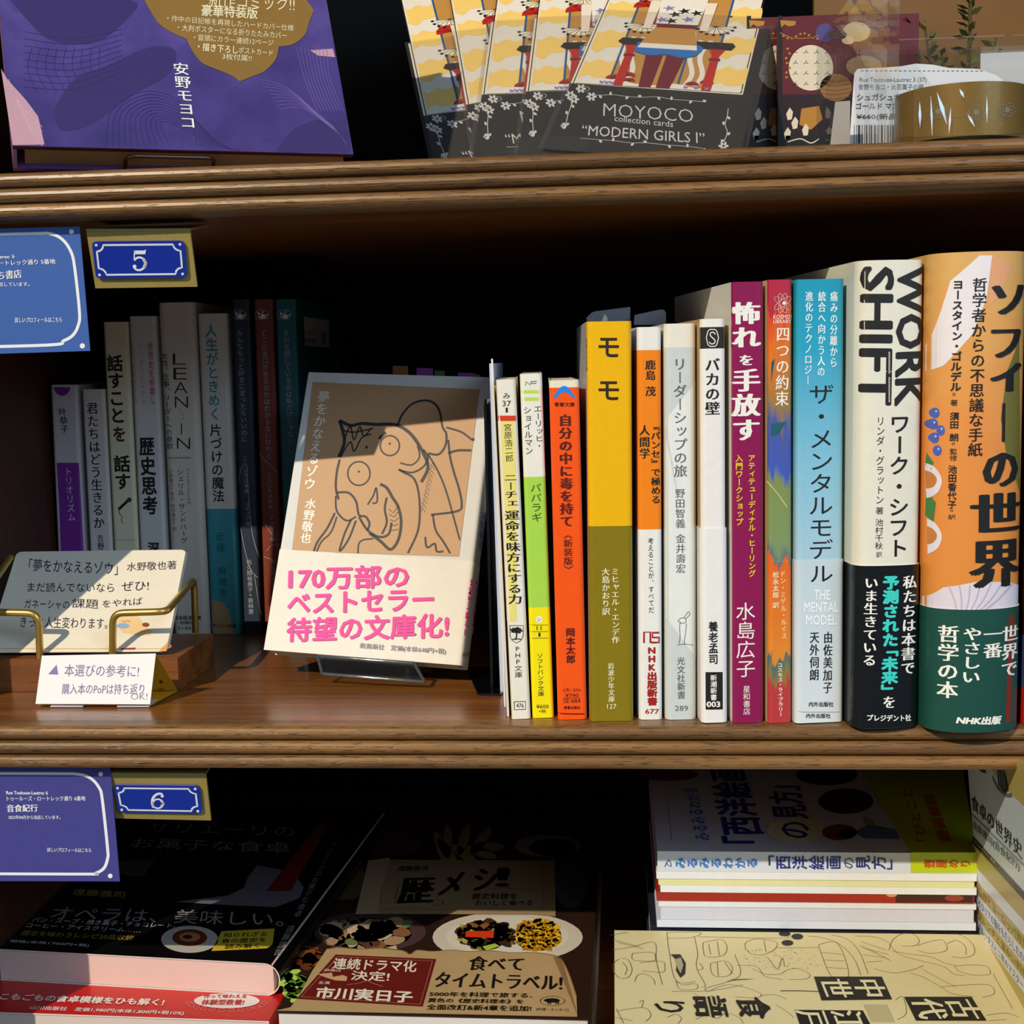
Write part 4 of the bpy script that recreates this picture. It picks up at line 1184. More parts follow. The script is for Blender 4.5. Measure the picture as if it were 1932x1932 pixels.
# ------------------------------------------------------------------ upper bay: purple hardback on a stand
nP = V3((.4001, -.8184, .4125)).normalized(); BLp = V3((-.25193, -.007, .25295))
e1 = V3((.8958, .4443, .0128)).normalized(); e2 = nP.cross(e1).normalized(); e1 = e2.cross(nP).normalized()
SPb = Surf(BLp, e1, e2)
wP, hP, tP = .1485, .19, .0196
t = thing('hardcover_book', 'large purple hardcover with gold ornamental sticker standing face out on the upper shelf', 'book', tuple(BLp + e1 * wP / 2 - nP * .006))
PUR = ramp_mat('purple_pattern_jacket', [(0, '#3c3270'), (.35, '#4c3f85'), (.5, '#584a90'), (.65, '#473a7a'), (1, '#6a5c9c')], 2, -.05, .25, .28, .4, 1.2, (45, 45, 38))
MAR = M('#4a1420', .4, .1)
R2 = lambda u, v, k=0: BLp + e1 * u + e2 * v - nP * k
c = MB(); c.prism([R2(0, 0), R2(wP, 0), R2(wP, hP), R2(0, hP)], -nP * .0004, PUR)
c.prism([R2(0, 0, .0004), R2(wP, 0, .0004), R2(wP, hP, .0004), R2(0, hP, .0004)], -nP * .0022, MAR)
LAV = M('#7d69ab', .3, .4); PNK = M('#c79aa8', .3, .4); DKP = M('#3a3068', .3, .4); MID = M('#5d4f9c', .3, .4)
pl(c, SPb, [(2, 130), (14, 150), (50, 190), (72, 220), (84, 273), (24, 274)], PNK, 1)
for k in range(5): st(c, SPb, [(16 + k * 8, 150 + k * 20), (40 + k * 6, 200 + k * 14), (80, 240 + k * 9)], 1, M('#d9b4bc', .3, .4), 2)
pl(c, SPb, smooth_pts([(20, 0), (245, 0), (235, 40), (190, 75), (140, 84), (85, 70), (45, 30), (20, 0)], 5), DKP, 1)
pl(c, SPb, smooth_pts([(100, 210), (140, 150), (200, 125), (280, 90), (330, 95), (318, 140), (250, 180), (170, 235), (115, 245), (100, 210)], 5), DKP, 1)
pl(c, SPb, smooth_pts([(520, 285), (560, 240), (620, 225), (655, 250), (662, 288)], 5), DKP, 1)
for k in range(9):
    st(c, SPb, [(60 + k * 16, 90), (52 + k * 17, 130), (70 + k * 18, 175)], .8, DKP, 2); st(c, SPb, [(45, 60 + k * 13), (140, 72 + k * 12), (230, 55 + k * 10)], .8, DKP, 2)
for k in range(11): st(c, SPb, [(200 + k * 12, 275), (212 + k * 9, 205 + k * 3), (280 + k * 4, 172 + k * 6), (350 + k * 5, 200 + k * 7), (372 + k * 8, 275 + k)], .9, DKP, 2)
for k in range(9): st(c, SPb, [(490 + k * 5, 150 + k * 7), (540 + k * 4, 165 + k * 5), (600 + k * 4, 215 + k * 4), (630 + k * 3, 240 + k * 4)], .9, LAV, 2); st(c, SPb, [(560 + k * 7, 90), (575 + k * 6, 150), (600 + k * 6, 210)], .8, LAV, 2)
pl(c, SPb, [(585, 95), (628, 92), (632, 108), (600, 105)], PNK, 1)
vt(c, SPb, '安野モヨコ', 340, 118, 356, 244, 29, WHT, 'm', 4)
c.build('front_cover', t)
b = MB(); b.prism([R2(.005, .0025, .0026), R2(wP - .003, .0025, .0026), R2(wP - .003, hP - .003, .0026), R2(.005, hP - .003, .0026)], -nP * (tP - .0052), M('#a8946a', .8, var=.12, scale=1200)); b.build('page_block', t)
c = MB(); c.prism([R2(0, 0, tP - .0026), R2(wP, 0, tP - .0026), R2(wP, hP, tP - .0026), R2(0, hP, tP - .0026)], -nP * .0022, M('#6a4a86', .35, .3)); c.prism([R2(0, 0, tP - .0004), R2(wP, 0, tP - .0004), R2(wP, hP, tP - .0004), R2(0, hP, tP - .0004)], -nP * .0004, MAR); c.build('back_cover', t)
c = MB()
c.prism([R2(0, 0, .0026), R2(.0016, 0, .0026), R2(.0016, hP, .0026), R2(0, hP, .0026)], -nP * (tP - .0052), M('#a884b8', .3, .4)); c.build('spine', t)
c = MB(); GO = M('#8c6a30', .35, .2, 0, .1, 60)
hp = smooth_pts([(262, -20), (280, 15), (300, 45), (325, 62), (352, 74)], 5) + smooth_pts([(352, 74), (362, 95), (380, 118), (405, 130), (435, 142), (452, 154)], 5) + smooth_pts([(452, 154), (475, 145), (500, 134), (520, 112), (526, 88)], 5) + smooth_pts([(526, 88), (552, 84), (575, 66), (583, 42), (592, 20)], 5) + [(592, 20), (578, 0), (570, -20)]
pl(c, SPb, hp, GO, 3)
for t_, TL, TR, BL in (('新作コミック!!', (395, -14), (556, -3), (394, 12)), ('豪華特装版', (381, 9), (486, 15), (380, 31)), ('・作中の日記帳を再現したハードカバー仕様', (316, 29), (554, 48), (315, 41)), ('・大判ポスターになる折りたたみカバー', (336, 46), (541, 62), (335, 59)), ('・冒頭にカラー連続12ページ', (366, 65), (516, 76), (365, 77)), ('・描き下ろし', (374, 81), (449, 88), (373, 96)), ('ポストカード', (451, 89), (515, 95), (450, 101)), ('3枚付属!!', (420, 101), (475, 105), (419, 113))):
    ht(c, SPb, t_, TL, TR, BL, M('#e9dcb4', .4), 'b' if '豪華' in t_ or '描き' in t_ else 'g', 5)
c.build('gold_sticker', t)
ws = thing('book_stand', 'brown wire stand with rounded front loop under the purple hardcover', 'stand', tuple(R2(.075, -.003, .004)))
b = MB(); BRN = M('#3a2414', .3, .4)
p1, p2 = SPb.px(238, 330), SPb.px(410, 330)
k1, k2 = SPb.px(240, 292)[0], SPb.px(408, 296)[0]
pt = lambda u, v, k: BLp + e1 * u + e2 * v - nP * k
b.tube(bend([pt(k1, -.0014, tP + .004), pt(k1, -.0014, .0035), pt(k2, -.0014, .0035), pt(k2, -.0014, tP + .004)], .004), .0009, BRN)
for u in (k1, k2): b.tube(bend([pt(u, -.0014, tP + .004), pt(u, .05, tP + .004), V3((pt(u, .05, tP + .004).x, pt(u, 0, tP + .05).y, .2440))], .004), .0009, BRN)
b.build('wire_frame', ws)

# ------------------------------------------------------------------ upper bay: card packs
nE = V3((.0040, -.6318, .7751)).normalized(); kE = 1.0
PE = CAM + (V3((-.03731, .16104, .26995)) - CAM) * kE
e1 = V3((.9807, -.1489, -.1265)); e1 = (e1 - nE * e1.dot(nE)).normalized(); e2 = nE.cross(e1)
SE = Surf(PE, e1, e2)
FILM = clear_mat('clear_sleeve_film', (.97, .97, .97), .75, .06, .015, (.85, .87, .9), .3)
C_ = {k: M(v, .45, .15) for k, v in dict(blk='#23211f', cre='#e9dcc0', yel='#f0ca70', grey='#e4dccd', tan='#bd8a44', whi='#e6dfd2', red='#b8231c', blue='#2b6fb5', nav='#24588f', wine='#6e1c28', pur='#8a78b8', skin='#e8d8c4', silver='#cdc9c2').items()}
uE = SE.px(1410, 179)[0]; v0E = SE.px(1072, 159)[1]
WE = SE.px(1404, 281)[0]; LE = .165


class Loc:
    """art laid out on the frontmost pack, repeated on the others"""
    def __init__(s, T): s.T = T
    def px(s, x, y): return SE.px(x, y)
    def P(s, u, v, lay=0): return s.T.P(u, v, lay)
    f = None


def pack(name_lab, S, k):
    t = thing('card_pack', name_lab, 'card pack', tuple(S.P(WE / 2, 0)), 'collection card packs fanned out in clear sleeves')
    Lc = Loc(S); b = MB()
    b.prism([S.P(.0015, .001), S.P(WE - .0015, .001), S.P(WE - .0015, LE), S.P(.0015, LE)], -S.n * .0012, C_['blk'])
    aL = v0E
    ar = [SE.px(1075, 157), SE.px(1402, 176)]
    # illustration field
    u0, u1, vA, vB = ar[0][0] + .0005, ar[1][0], ar[0][1], LE
    put = lambda pts, m, lay: put2d(b, S, pts, [list(range(len(pts)))], m, lay)
    put([(u0, vA), (u1, vA - .001), (u1, vB), (u0, vB)], C_['cre'], 1)
    W = u1 - u0
    Q = lambda s, r: (u0 + s * W, vA + r * W)
    put([Q(.02, 0), Q(.98, 0), Q(.98, 2.3), Q(.02, 2.3)], C_['grey'], 2)
    for s in (.012, .985): put([Q(s, 0), Q(s + .006, 0), Q(s + .006, 2.3), Q(s, 2.3)], C_['blk'], 2)
    for s0 in (.03, .80):
        for i, r in enumerate((.06, .44, .84, 1.22, 1.6, 1.98)): put(smooth_pts([Q(s0, r), Q(s0 + .05, r + .05 * (-1) ** i), Q(s0 + .1, r + .02), Q(s0 + .19, r + .05), Q(s0 + .19, r + .24), Q(s0 + .14, r + .21), Q(s0 + .08, r + .25), Q(s0 + .03, r + .2), Q(s0, r + .22)], 3), C_['yel'], 3)
    put([Q(.22, .03), Q(.8, .03), Q(.8, 2.3), Q(.22, 2.3)], C_['tan'], 3)
    for s0 in (.25, .31, .66, .72):
        pts = [(s0 + .022 * math.sin(j * .9), .05 + j * .07) for j in range(9)]
        vs, fs = ribbon([Q(*p) for p in smooth_pts(pts, 3)], W * .03); put2d(b, S, vs, fs, C_['whi'], 4)
    for s in (.22, .42, .62, .8):
        vs, fs = ribbon([Q(s, 0), Q(s, 2.3)], W * .013); put2d(b, S, vs, fs, C_['nav'], 5)
    fan_ = lambda cx, cy, r, m, a0=0, a1=math.pi, lay=6: put([Q(cx, cy)] + [Q(cx + r * math.cos(a0 + (a1 - a0) * j / 10), cy + r * math.sin(a0 + (a1 - a0) * j / 10)) for j in range(11)], m, lay)
    for cx, cy in ((.3, .78), (.74, .8), (.3, 1.2)):
        fan_(cx, cy, .1, C_['cre'], math.pi, 2 * math.pi)
        for j in range(9):
            a = math.pi + math.pi * j / 8
            put([Q(cx + .115 * math.cos(a) + .012 * math.cos(q), cy + .115 * math.sin(a) + .012 * math.sin(q)) for q in [2 * math.pi * i / 8 for i in range(8)]], C_['blk'], 6)
            vs, fs = ribbon([Q(cx, cy), Q(cx + .1 * math.cos(a), cy + .1 * math.sin(a))], W * .004); put2d(b, S, vs, fs, C_['blk'], 7)
    for cx, cy, r in ((.24, .08, .05), (.31, .12, .05), (.33, .06, .04), (.7, .06, .04), (.78, .09, .04), (.4, .8, .09), (.29, 1.02, .1)):
        fan_(cx, cy, r, C_['red'], -.2, math.pi + .2)
        for j in range(5):
            a = math.pi * (j + .5) / 5; vs, fs = ribbon([Q(cx, cy), Q(cx + r * math.cos(a), cy + r * math.sin(a))], W * .005); put2d(b, S, vs, fs, C_['blk'], 7)
    # table with red legs, skirt and stockings, seen from the waist down
    Qf = lambda s_, r: Q(s_ - .1, r)
    put([Q(.22, .5), Q(.87, .5), Q(.89, .55), Q(.87, .59), Q(.2, .59), Q(.18, .54)], C_['blk'], 8)
    for s in (.25, .76): put([Q(s, 0), Q(s + .055, 0), Q(s + .05, .42), Q(s + .075, .5), Q(s - .02, .5), Q(s + .005, .42)], C_['red'], 9); put([Q(s - .005, .36), Q(s + .06, .36), Q(s + .06, .385), Q(s - .005, .385)], C_['wine'], 10)
    put([Qf(.5, 0), Qf(.57, 0), Qf(.58, .5), Qf(.47, .5)], C_['wine'], 9); put([Qf(.6, 0), Qf(.68, 0), Qf(.72, .5), Qf(.6, .5)], C_['wine'], 9)
    put(smooth_pts([Qf(.4, .42), Qf(.5, .38), Qf(.6, .4), Qf(.7, .37), Qf(.78, .42), Qf(.77, .54), Qf(.4, .54)], 3), C_['blue'], 10)
    put([Qf(.41, .47), Qf(.77, .47), Qf(.73, .72), Qf(.47, .72)], C_['whi'], 11); put([Qf(.42, .53), Qf(.76, .53), Qf(.72, .75), Qf(.48, .75)], C_['tan'], 12)
    put([Qf(.48, .74), Qf(.72, .74), Qf(.72, .79), Qf(.48, .79)], C_['wine'], 13)
    put([Qf(.47, .79), Qf(.73, .79), Qf(.75, 1.2), Qf(.45, 1.2)], C_['whi'], 13)
    for s in (.4, .75): put([Qf(s, .72), Qf(s + .05, .72), Qf(s + .06, 1.1), Qf(s - .01, 1.1)], C_['skin'], 12)
    for cx, cy, m in ((.5, .84, 'pur'), (.57, .92, 'blk'), (.66, .86, 'pur'), (.62, .97, 'blk'), (.52, 1.0, 'pur'), (.7, .95, 'blk'), (.56, .83, 'blk')):
        put([Qf(cx + (.045 if j % 2 else .018) * math.cos(j * .63), cy + (.045 if j % 2 else .018) * math.sin(j * .63)) for j in range(10)], C_[m], 14)
    put(smooth_pts([Q(.02, 0), Q(.1, .03), Q(.2, .07), Q(.45, .02), Q(.6, .06), Q(.75, .02), Q(.97, .05), Q(.98, 0)], 3), C_['whi'], 8)
    for s in (.17, .2, .23, .66, .72, .78): put([Q(s, .01), Q(s + .02, .01), Q(s + .025, .045), Q(s + .012, .03), Q(s - .005, .045)], C_['pur'], 10)
    # lettered label
    sil = C_['silver']
    ht(b, Lc, 'MOYOCO', (1139, 195), (1307, 207), (1138, 219), sil, 'l', 2); ht(b, Lc, 'collection cards', (1160, 218), (1270, 229), (1159, 229), sil, 'g', 2); ht(b, Lc, '“MODERN GIRLS Ⅰ”', (1099, 235), (1329, 251), (1097, 255), sil, 'l', 2)

    def vine(p, dx=0, dy=0):
        st(b, Lc, p, 1.4, sil, 2)
        for i in range(1, len(p)):
            x, y = p[i]; el(b, Lc, x + (3 if i % 2 else -3), y + (3 if i % 2 else -2), 3.6, 2.4, sil, 3, 8, i * .8)
    vine([(1108, 176), (1130, 180), (1155, 179), (1180, 182), (1210, 184), (1240, 183), (1270, 188), (1300, 190), (1332, 193)])
    vine([(1095, 261), (1130, 264), (1160, 266), (1190, 270), (1220, 270), (1260, 274), (1300, 277), (1325, 280)]); vine([(1374, 205), (1372, 220), (1368, 235), (1372, 250), (1366, 268)])
    vine([(1080, 184), (1078, 198), (1072, 215), (1068, 232), (1064, 240)])
    for x, y in ((1083, 188), (1096, 168), (1076, 180), (1365, 276), (1116, 183)):
        for j in range(6): el(b, Lc, x + 6 * math.cos(j * 1.05), y + 5 * math.sin(j * 1.05), 4, 2.4, sil, 3, 8, j * 1.05)
        el(b, Lc, x, y, 2, 2, C_['blk'], 4, 8)
    el(b, Lc, 1064, 238, 5, 6, sil, 3, 10)
    ring(b, Lc, 1100, 168, 12, 5, 1, sil, 2)
    b.build('printed_card', t)
    f = MB(); f.prism([S.P(-.001, -.001, 15), S.P(WE + .002, -.001, 15), S.P(WE + .002, LE, 15), S.P(-.001, LE, 15)], S.n * .0001, FILM)
    f.build('clear_sleeve', t)


pack('frontmost card pack of the fan with its silver lettering fully readable', SE, 0)
uL = SE.px(1073, 159)[0]
for k, (lab, p0, p1) in enumerate((('card pack directly behind the frontmost one in the fan', (989, 175), (1011, 0)), ('middle card pack of the fan, leaning slightly right', (905, 181), (931, 0)),
                                   ('narrow strip of a card pack between the leftmost and middle packs', (877, 200), (843, 0)), ('leftmost card pack of the fan, tilted to the left', (797, 221), (750, 0)))):
    O = PE - nE * .0026 * (k + 1)
    a, q = hit(O, nE, *p0), hit(O, nE, *p1)
    v = (q - a).normalized(); u = v.cross(nE)
    pack(lab, Surf(a - u * uL - v * v0E, u, v), k + 1)
ps = thing('acrylic_card_stand', 'clear acrylic lip stand in front of the fanned card packs', 'stand', tuple(PE))
b = MB()
yl = PE.y - .012
L4 = [ony(yl, *p) for p in ((956, 260), (1110, 256))]
b.prism([L4[0], L4[1], V3((L4[1].x, yl, .2428)), V3((L4[0].x, yl, .2428))], (0, -.0016, 0), CLEAR); b.build('front_lip', ps)
b = MB(); zz_ = .2428
b.box((L4[0].x, yl, zz_), (L4[1].x, yl + .12, zz_ + .0014), CLEAR); b.build('base', ps)
b = MB(); O = PE - nE * .0165
Q4 = [hit(O, nE, *p) for p in ((965, 300), (1090, 296), (1100, 170), (985, 170))]
b.prism(Q4, -nE * .0018, CLEAR); b.build('back_rest', ps)

# ------------------------------------------------------------------ upper bay, right: notebooks, tape tray
XP = V3((1, 0, 0)); YN = V3((0, -1, 0)); ZUP = V3((0, 0, 1))
zs = .2428
GLD = M('#b07a28', .4); WINE = M('#5c0f18', .4, .3); IVO = M('#d9cdb4', .5); BLK2 = M('#14110f', .4)
for k, (x0, x1, yy, lab) in enumerate(((1468, 1734, .25, 'frontmost dark red notebook with ivory oval, partly behind the acrylic tray'), (1409, 1672, .262, 'middle dark red notebook of three in the upper right'), (1374, 1636, .274, 'rearmost dark red notebook, a dark sliver beside the card packs'))):
    a, q = ony(yy, x0, 36), ony(yy, x1, 32)
    S = Surf(V3((a.x, yy, zs)), XP, ZUP); w, h = q.x - a.x, a.z - zs
    t = thing('notebook', lab, 'notebook', (a.x + w / 2, yy + .004, zs), 'dark red illustrated notebooks standing on the upper shelf')
    b = MB(); b.prism([S.P(0, 0), S.P(w, 0), S.P(w, h), S.P(0, h)], (0, .001, 0), WINE)
    dx = x0 - 1468

    class Sh(Surf):
        def px(s, x, y): return Surf.px(s, x + s.dx, y)
    s2 = Sh(S.O, S.eu, S.ev); s2.dx = dx
    rc(b, s2, 1468, 30, 1476, 300, BLK2, 1)
    rc(b, s2, 1476, 178, 1734, 300, M('#24090c', .4, .3), 1)
    el(b, s2, 1530, 128, 42, 43, IVO, 2, 30)
    for j in range(16):
        x, y = 1500 + (j % 4) * 20, 98 + (j // 4) * 20; st(b, s2, [(x - 4, y + 3), (x, y), (x + 5, y + 2)], 1, BLK2, 3, False); st(b, s2, [(x, y), (x + 2, y - 4)], 1, BLK2, 3, False)
    pl(b, s2, [(1472, 38), (1502, 40), (1500, 48), (1488, 50), (1480, 46), (1474, 52)], GLD, 2)
    st(b, s2, [(1472, 62), (1490, 70), (1510, 73), (1535, 70), (1545, 66)], 1.4, GLD, 3)
    for j in range(9): el(b, s2, 1478 + j * 8, 68 + 5 * math.sin(j), 2.6, 2.2, GLD, 3, 8)
    for j in range(7): el(b, s2, 1486 + 4 * math.sin(j * 2), 92 + j * 9, 3, 2.2, GLD, 3, 8, j)
    el(b, s2, 1556, 62, 17, 18, M('#4a3f7a', .45), 2, 20); el(b, s2, 1616, 60, 26, 19, M('#c2a676', .45), 2, 20); el(b, s2, 1580, 66, 18, 9, M('#4a2a24', .45), 3, 16); el(b, s2, 1600, 76, 12, 8, M('#d9b898', .45), 3, 16)
    el(b, s2, 1577, 165, 30, 26, M('#a8763c', .5), 2, 22)
    for j in range(5): st(b, s2, [(1550, 152 + j * 8), (1575, 155 + j * 8), (1604, 150 + j * 8)], 1.2, M('#7a4f22'), 3)
    el(b, s2, 1630, 125, 34, 20, M('#b08a64', .5), 2, 20)
    for x, y in ((1490, 215), (1486, 252), (1520, 245), (1500, 232)): pl(b, s2, [(x, y - 12), (x + 6, y - 4), (x + 4, y + 10), (x - 4, y + 12), (x - 7, y)], IVO, 3)
    pl(b, s2, [(1512, 205), (1545, 200), (1552, 225), (1530, 245), (1508, 235)], GLD, 2); rc(b, s2, 1482, 256, 1560, 282, BLK2, 3); st(b, s2, [(1486, 268), (1510, 262), (1530, 270), (1545, 262)], 2, IVO, 4)
    b.build('front_cover', t)
    b = MB(); b.prism([S.P(.001, .0003) + V3((0, .001, 0)), S.P(w - .0008, .0003) + V3((0, .001, 0)), S.P(w - .0008, h - .0008) + V3((0, .001, 0)), S.P(.001, h - .0008) + V3((0, .001, 0))], (0, .006, 0), PAGE); b.build('page_block', t)
    b = MB(); b.prism([S.P(0, 0) + V3((0, .007, 0)), S.P(w, 0) + V3((0, .007, 0)), S.P(w, h) + V3((0, .007, 0)), S.P(0, h) + V3((0, .007, 0))], (0, .001, 0), WINE); b.build('back_cover', t)

XW = ony(.002, 1672, 262).x
tr_ = thing('acrylic_tray', 'tall clear acrylic display tray with a slanted side wall at the upper right', 'tray', (XW + .07, .1, zs))
P = lambda x, y, X=XW: hit(V3((X, 0, 0)), XP, x, y)
b = MB()
q = [V3((XW, .002, zs)), V3((XW, P(1541, 150).y, zs)), P(1541, 88), P(1600, 0), P(1634, -50), V3((XW, .002, P(1672, -110).z))]
b.prism(q, (.0048, 0, 0), CLEAR); b.build('side_wall', tr_)
b = MB(); x2 = .30; b.box((XW + .0048, .002, zs), (x2, .185, zs + .0022), CLEAR); b.build('base', tr_)
b = MB(); zf = ony(.003, 1720, 74).z; b.box((XW + .0048, .002, zs + .0022), (x2, .0042, zf), CLEAR); b.build('front_panel', tr_)
b = MB(); zm = P(1600, 86).z; b.box((XW + .0048, .115, zm), (x2, .185, zm + .002), CLEAR); b.build('inner_step', tr_)


def roll(lab, cx, yc, R, H, z, mat, ri=.6, art=False, wrap=False):
    c = V3((ony(yc, cx, 200).x, yc, z))
    t = thing('tape_roll', lab, 'tape', tuple(c), 'rolls of tape in the acrylic tray')
    b = MB(); N = 48
    C = lambda r, h: [c + V3((r * math.cos(2 * math.pi * k / N), r * math.sin(2 * math.pi * k / N), h)) for k in range(N)]
    b.grid([C(R, 0), C(R, H)], mat, True, True)
    dk = M('#3a2a14', .6)
    b.grid([C(R, H), C(R * ri, H)], dk, False, True); b.grid([C(R * ri, 0), C(R, 0)], dk, False, True); b.grid([C(R * ri, H), C(R * ri, 0)], M('#8a6a44', .7), True, True)
    if art:
        S = Surf(c + V3((0, -R, 0)), XP, ZUP, lambda u: R - math.sqrt(max(0, R * R - u * u)), V3((0, 1, 0)), 2 * R * .98)
        g = M('#8f8064', .4)
        for x, y in ((1770, 210), (1842, 212), (1900, 208)):
            for j in range(7): ring(b, S, x + 8 * math.cos(j * .9), y + 8 * math.sin(j * .9), 7, 7, 1, g, 2, 12)
            el(b, S, x, y, 5, 5, g, 3, 12)
        st(b, S, [(1722, 236), (1745, 225), (1758, 214)], 1, g, 2); st(b, S, [(1790, 215), (1810, 222), (1826, 212)], 1, g, 2)
    b.build('tape_band', t)
    if wrap:
        b = MB(); rows = []
        for h in (-.0004, H * .3, H * .6, H + .0006):
            rows.append([c + V3(((R + .0012 + .0009 * math.sin(k * 2.7 + h * 400)) * math.cos(2 * math.pi * k / N), (R + .0012 + .0009 * math.sin(k * 2.7 + h * 400)) * math.sin(2 * math.pi * k / N), h)) for k in range(N)])
        GLINT = clear_mat('cellophane_glint', (1, 1, 1), 7, .16, 0)  # added facets, angled so the window light glints off them toward the camera
        yy = yc - R - .0022
        for k_, q_ in enumerate((((1747, 182), (1742, 236), 6), ((1764, 172), (1760, 258), 4), ((1774, 168), (1792, 232), 8), ((1797, 200), (1787, 256), 4), ((1812, 166), (1820, 184), 6), ((1826, 214), (1839, 240), 5), ((1722, 205), (1716, 250), 3), ((1862, 180), (1858, 236), 3))):
            p0_, p1_ = [V3((p_.x, c.y - math.sqrt(max(1e-6, R * R - (p_.x - c.x) ** 2)) - .0024, p_.z)) for p_ in (ony(yy, *q_[0]), ony(yy, *q_[1]))]
            hv = ((CAM - p0_).normalized() + (ao.location - p0_).normalized()).normalized()
            ax = (p1_ - p0_); ax = ax - hv * ax.dot(hv); sd = hv.cross(ax).normalized() * (q_[2] * .00011)
            b.poly([p0_ - sd * .3, p0_ + ax * .5 - sd, p0_ + ax, p0_ + ax * .5 + sd], GLINT)
        b.grid(rows, clear_mat('cellophane', (.98, .98, .98), .22, .1, .002, (.9, .92, .95), .9), True, True); b.build('cellophane_wrap', t)


GT = M('#8f6a22', .35, .3, .25, .1, 200)
roll('gold masking tape roll in cellophane at the front of the acrylic tray', 1813, .034, .0275, .0215, zs + .0026, GT, .6, True, True)
roll('dark gold tape roll standing behind the price card in the acrylic tray', 1770, .125, .026, .031, zs + .0022, M('#2e2818', .25, .5), .6)
roll('white tape roll at the right edge of the acrylic tray', 1975, .095, .021, .034, zs + .0022, M('#d6d2cc', .5), .7)
yp = .0755
S = Surf(ony(yp, 1603, 282), XP, ZUP)
b = MB(); q = [(1600, 284), (1612, 138), (1618, 130), (1672, 127), (1700, 125), (1728, 120), (1760, 122), (1790, 128), (1846, 130), (1880, 142), (1893, 152), (1893, 284)]
q = [ony(yp, *p) for p in q]
b.prism(q, (0, .0004, 0), M('#d9d7dc', .6))
TX = M('#3a3838')
for k in range(26): st(b, S, [(1624 + k * 9, 133.5 + .02 * k), (1629 + k * 9, 133.5 + .02 * k)], 1, TX, 2, False)
hx(b, S, 'Rue Toulouse-Lautrec 3 (37)', 1622, 1748, 146, 157, M('#6a6868')); hx(b, S, '安野モヨコ・火百葉子の棚', 1620, 1742, 158.5, 169.5, M('#6a6868')); hx(b, S, 'シュガシュガルーン', 1617, 1742, 177, 189.5, TX, 'b'); hx(b, S, 'ゴールド マスキング', 1615, 1735, 194, 206, TX, 'b'); hx(b, S, '¥660(新品)', 1616, 1698, 214.5, 227, TX, 'b')
random.seed(3); x = 1611
while x < 1700:
    wd = random.choice((1.3, 1.3, 2.4, 3.6)); rc(b, S, x, 236, x + wd, 276, TX, 2); x += wd + random.choice((1.4, 2.2, 3.2))
o = b.build('price_card', None, (S.O.x + .03, yp, zs + .002)); tag(o, 'white price card with barcode standing in the acrylic tray', 'price card')
lowz = min((o.matrix_basis @ v.co).z for v in o.data.vertices); 
for v in o.data.vertices:
    if v.co.z + o.location.z < zs + .01: v.co.z = zs + .0024 - o.location.z
b = MB(); q = [ony(.16, *p) for p in ((1850, 101), (1938, 97), (1938, 170), (1852, 170))]; q[2].z = q[3].z = zs + .0024
b.prism(q, (0, .0004, 0), M('#c9c6c8', .6)); o = b.build('paper_slip', None, q[3]); tag(o, 'plain white paper standing at the right edge behind the white tape', 'paper')
b = MB(); q = [V3((ony(.06, 1562, 278).x, .06, zs)), V3((ony(.06, 1603, 278).x, .06, zs)), ony(.06, 1604, 190), ony(.06, 1576, 192)]
b.prism(q, (0, .0004, 0), M('#9a948c', .6)); o = b.build('paper_slip', None, q[0]); tag(o, 'narrow grey paper slip standing left of the price card behind the clear side wall', 'paper')
b = MB(); q = [V3((.128, .30, zs)), V3((.31, .30, zs)), V3((.31, .30, .46)), V3((.128, .30, .46))]  # panel added to imitate the warm brown reflection in the acrylic
b.prism(q, (0, .006, 0), M('#74501c', .55, .2, 0, .2, 25)); o = b.build('brown_reflection_panel', None, (.22, .303, zs)); tag(o, 'golden brown panel standing in for a warm reflection in the acrylic tray at the upper right', 'board')
df = thing('dried_flowers', 'bunch of blurry olive dried leaves behind the acrylic tray', 'dried flowers', tuple(V3((ony(.24, 1810, 100).x, .24, zs))))
random.seed(5)
LFM = [M(x, .6) for x in ('#5a5a24', '#77702e', '#3f4420')]
b = MB(); st_ = MB()
c0 = V3((ony(.24, 1812, 100).x, .24, zs))
for k in range(7):
    tip = c0 + V3((random.uniform(-.03, .03), random.uniform(-.02, .02), random.uniform(.07, .13)))
    st_.tube([c0 + V3((random.uniform(-.004, .004), 0, .0005)), c0 * .5 + tip * .5 + V3((random.uniform(-.004, .004), 0, 0)), tip], .0007, M('#4a4022', .7), 6)
    for j in range(26):
        p = c0.lerp(tip, .3 + .7 * j / 26); a = random.uniform(0, 6.3); dv = V3((math.cos(a), math.sin(a) * .6, random.uniform(.1, .9))).normalized() * random.uniform(.005, .01)
        sd = dv.cross(V3((random.random(), random.random(), random.random()))).normalized() * .0018
        b.prism([p, p + dv * .5 + sd, p + dv, p + dv * .5 - sd], dv.cross(sd).normalized() * .0003, LFM[j % 3])
st_.build('stems', df); b.build('leaves', df)


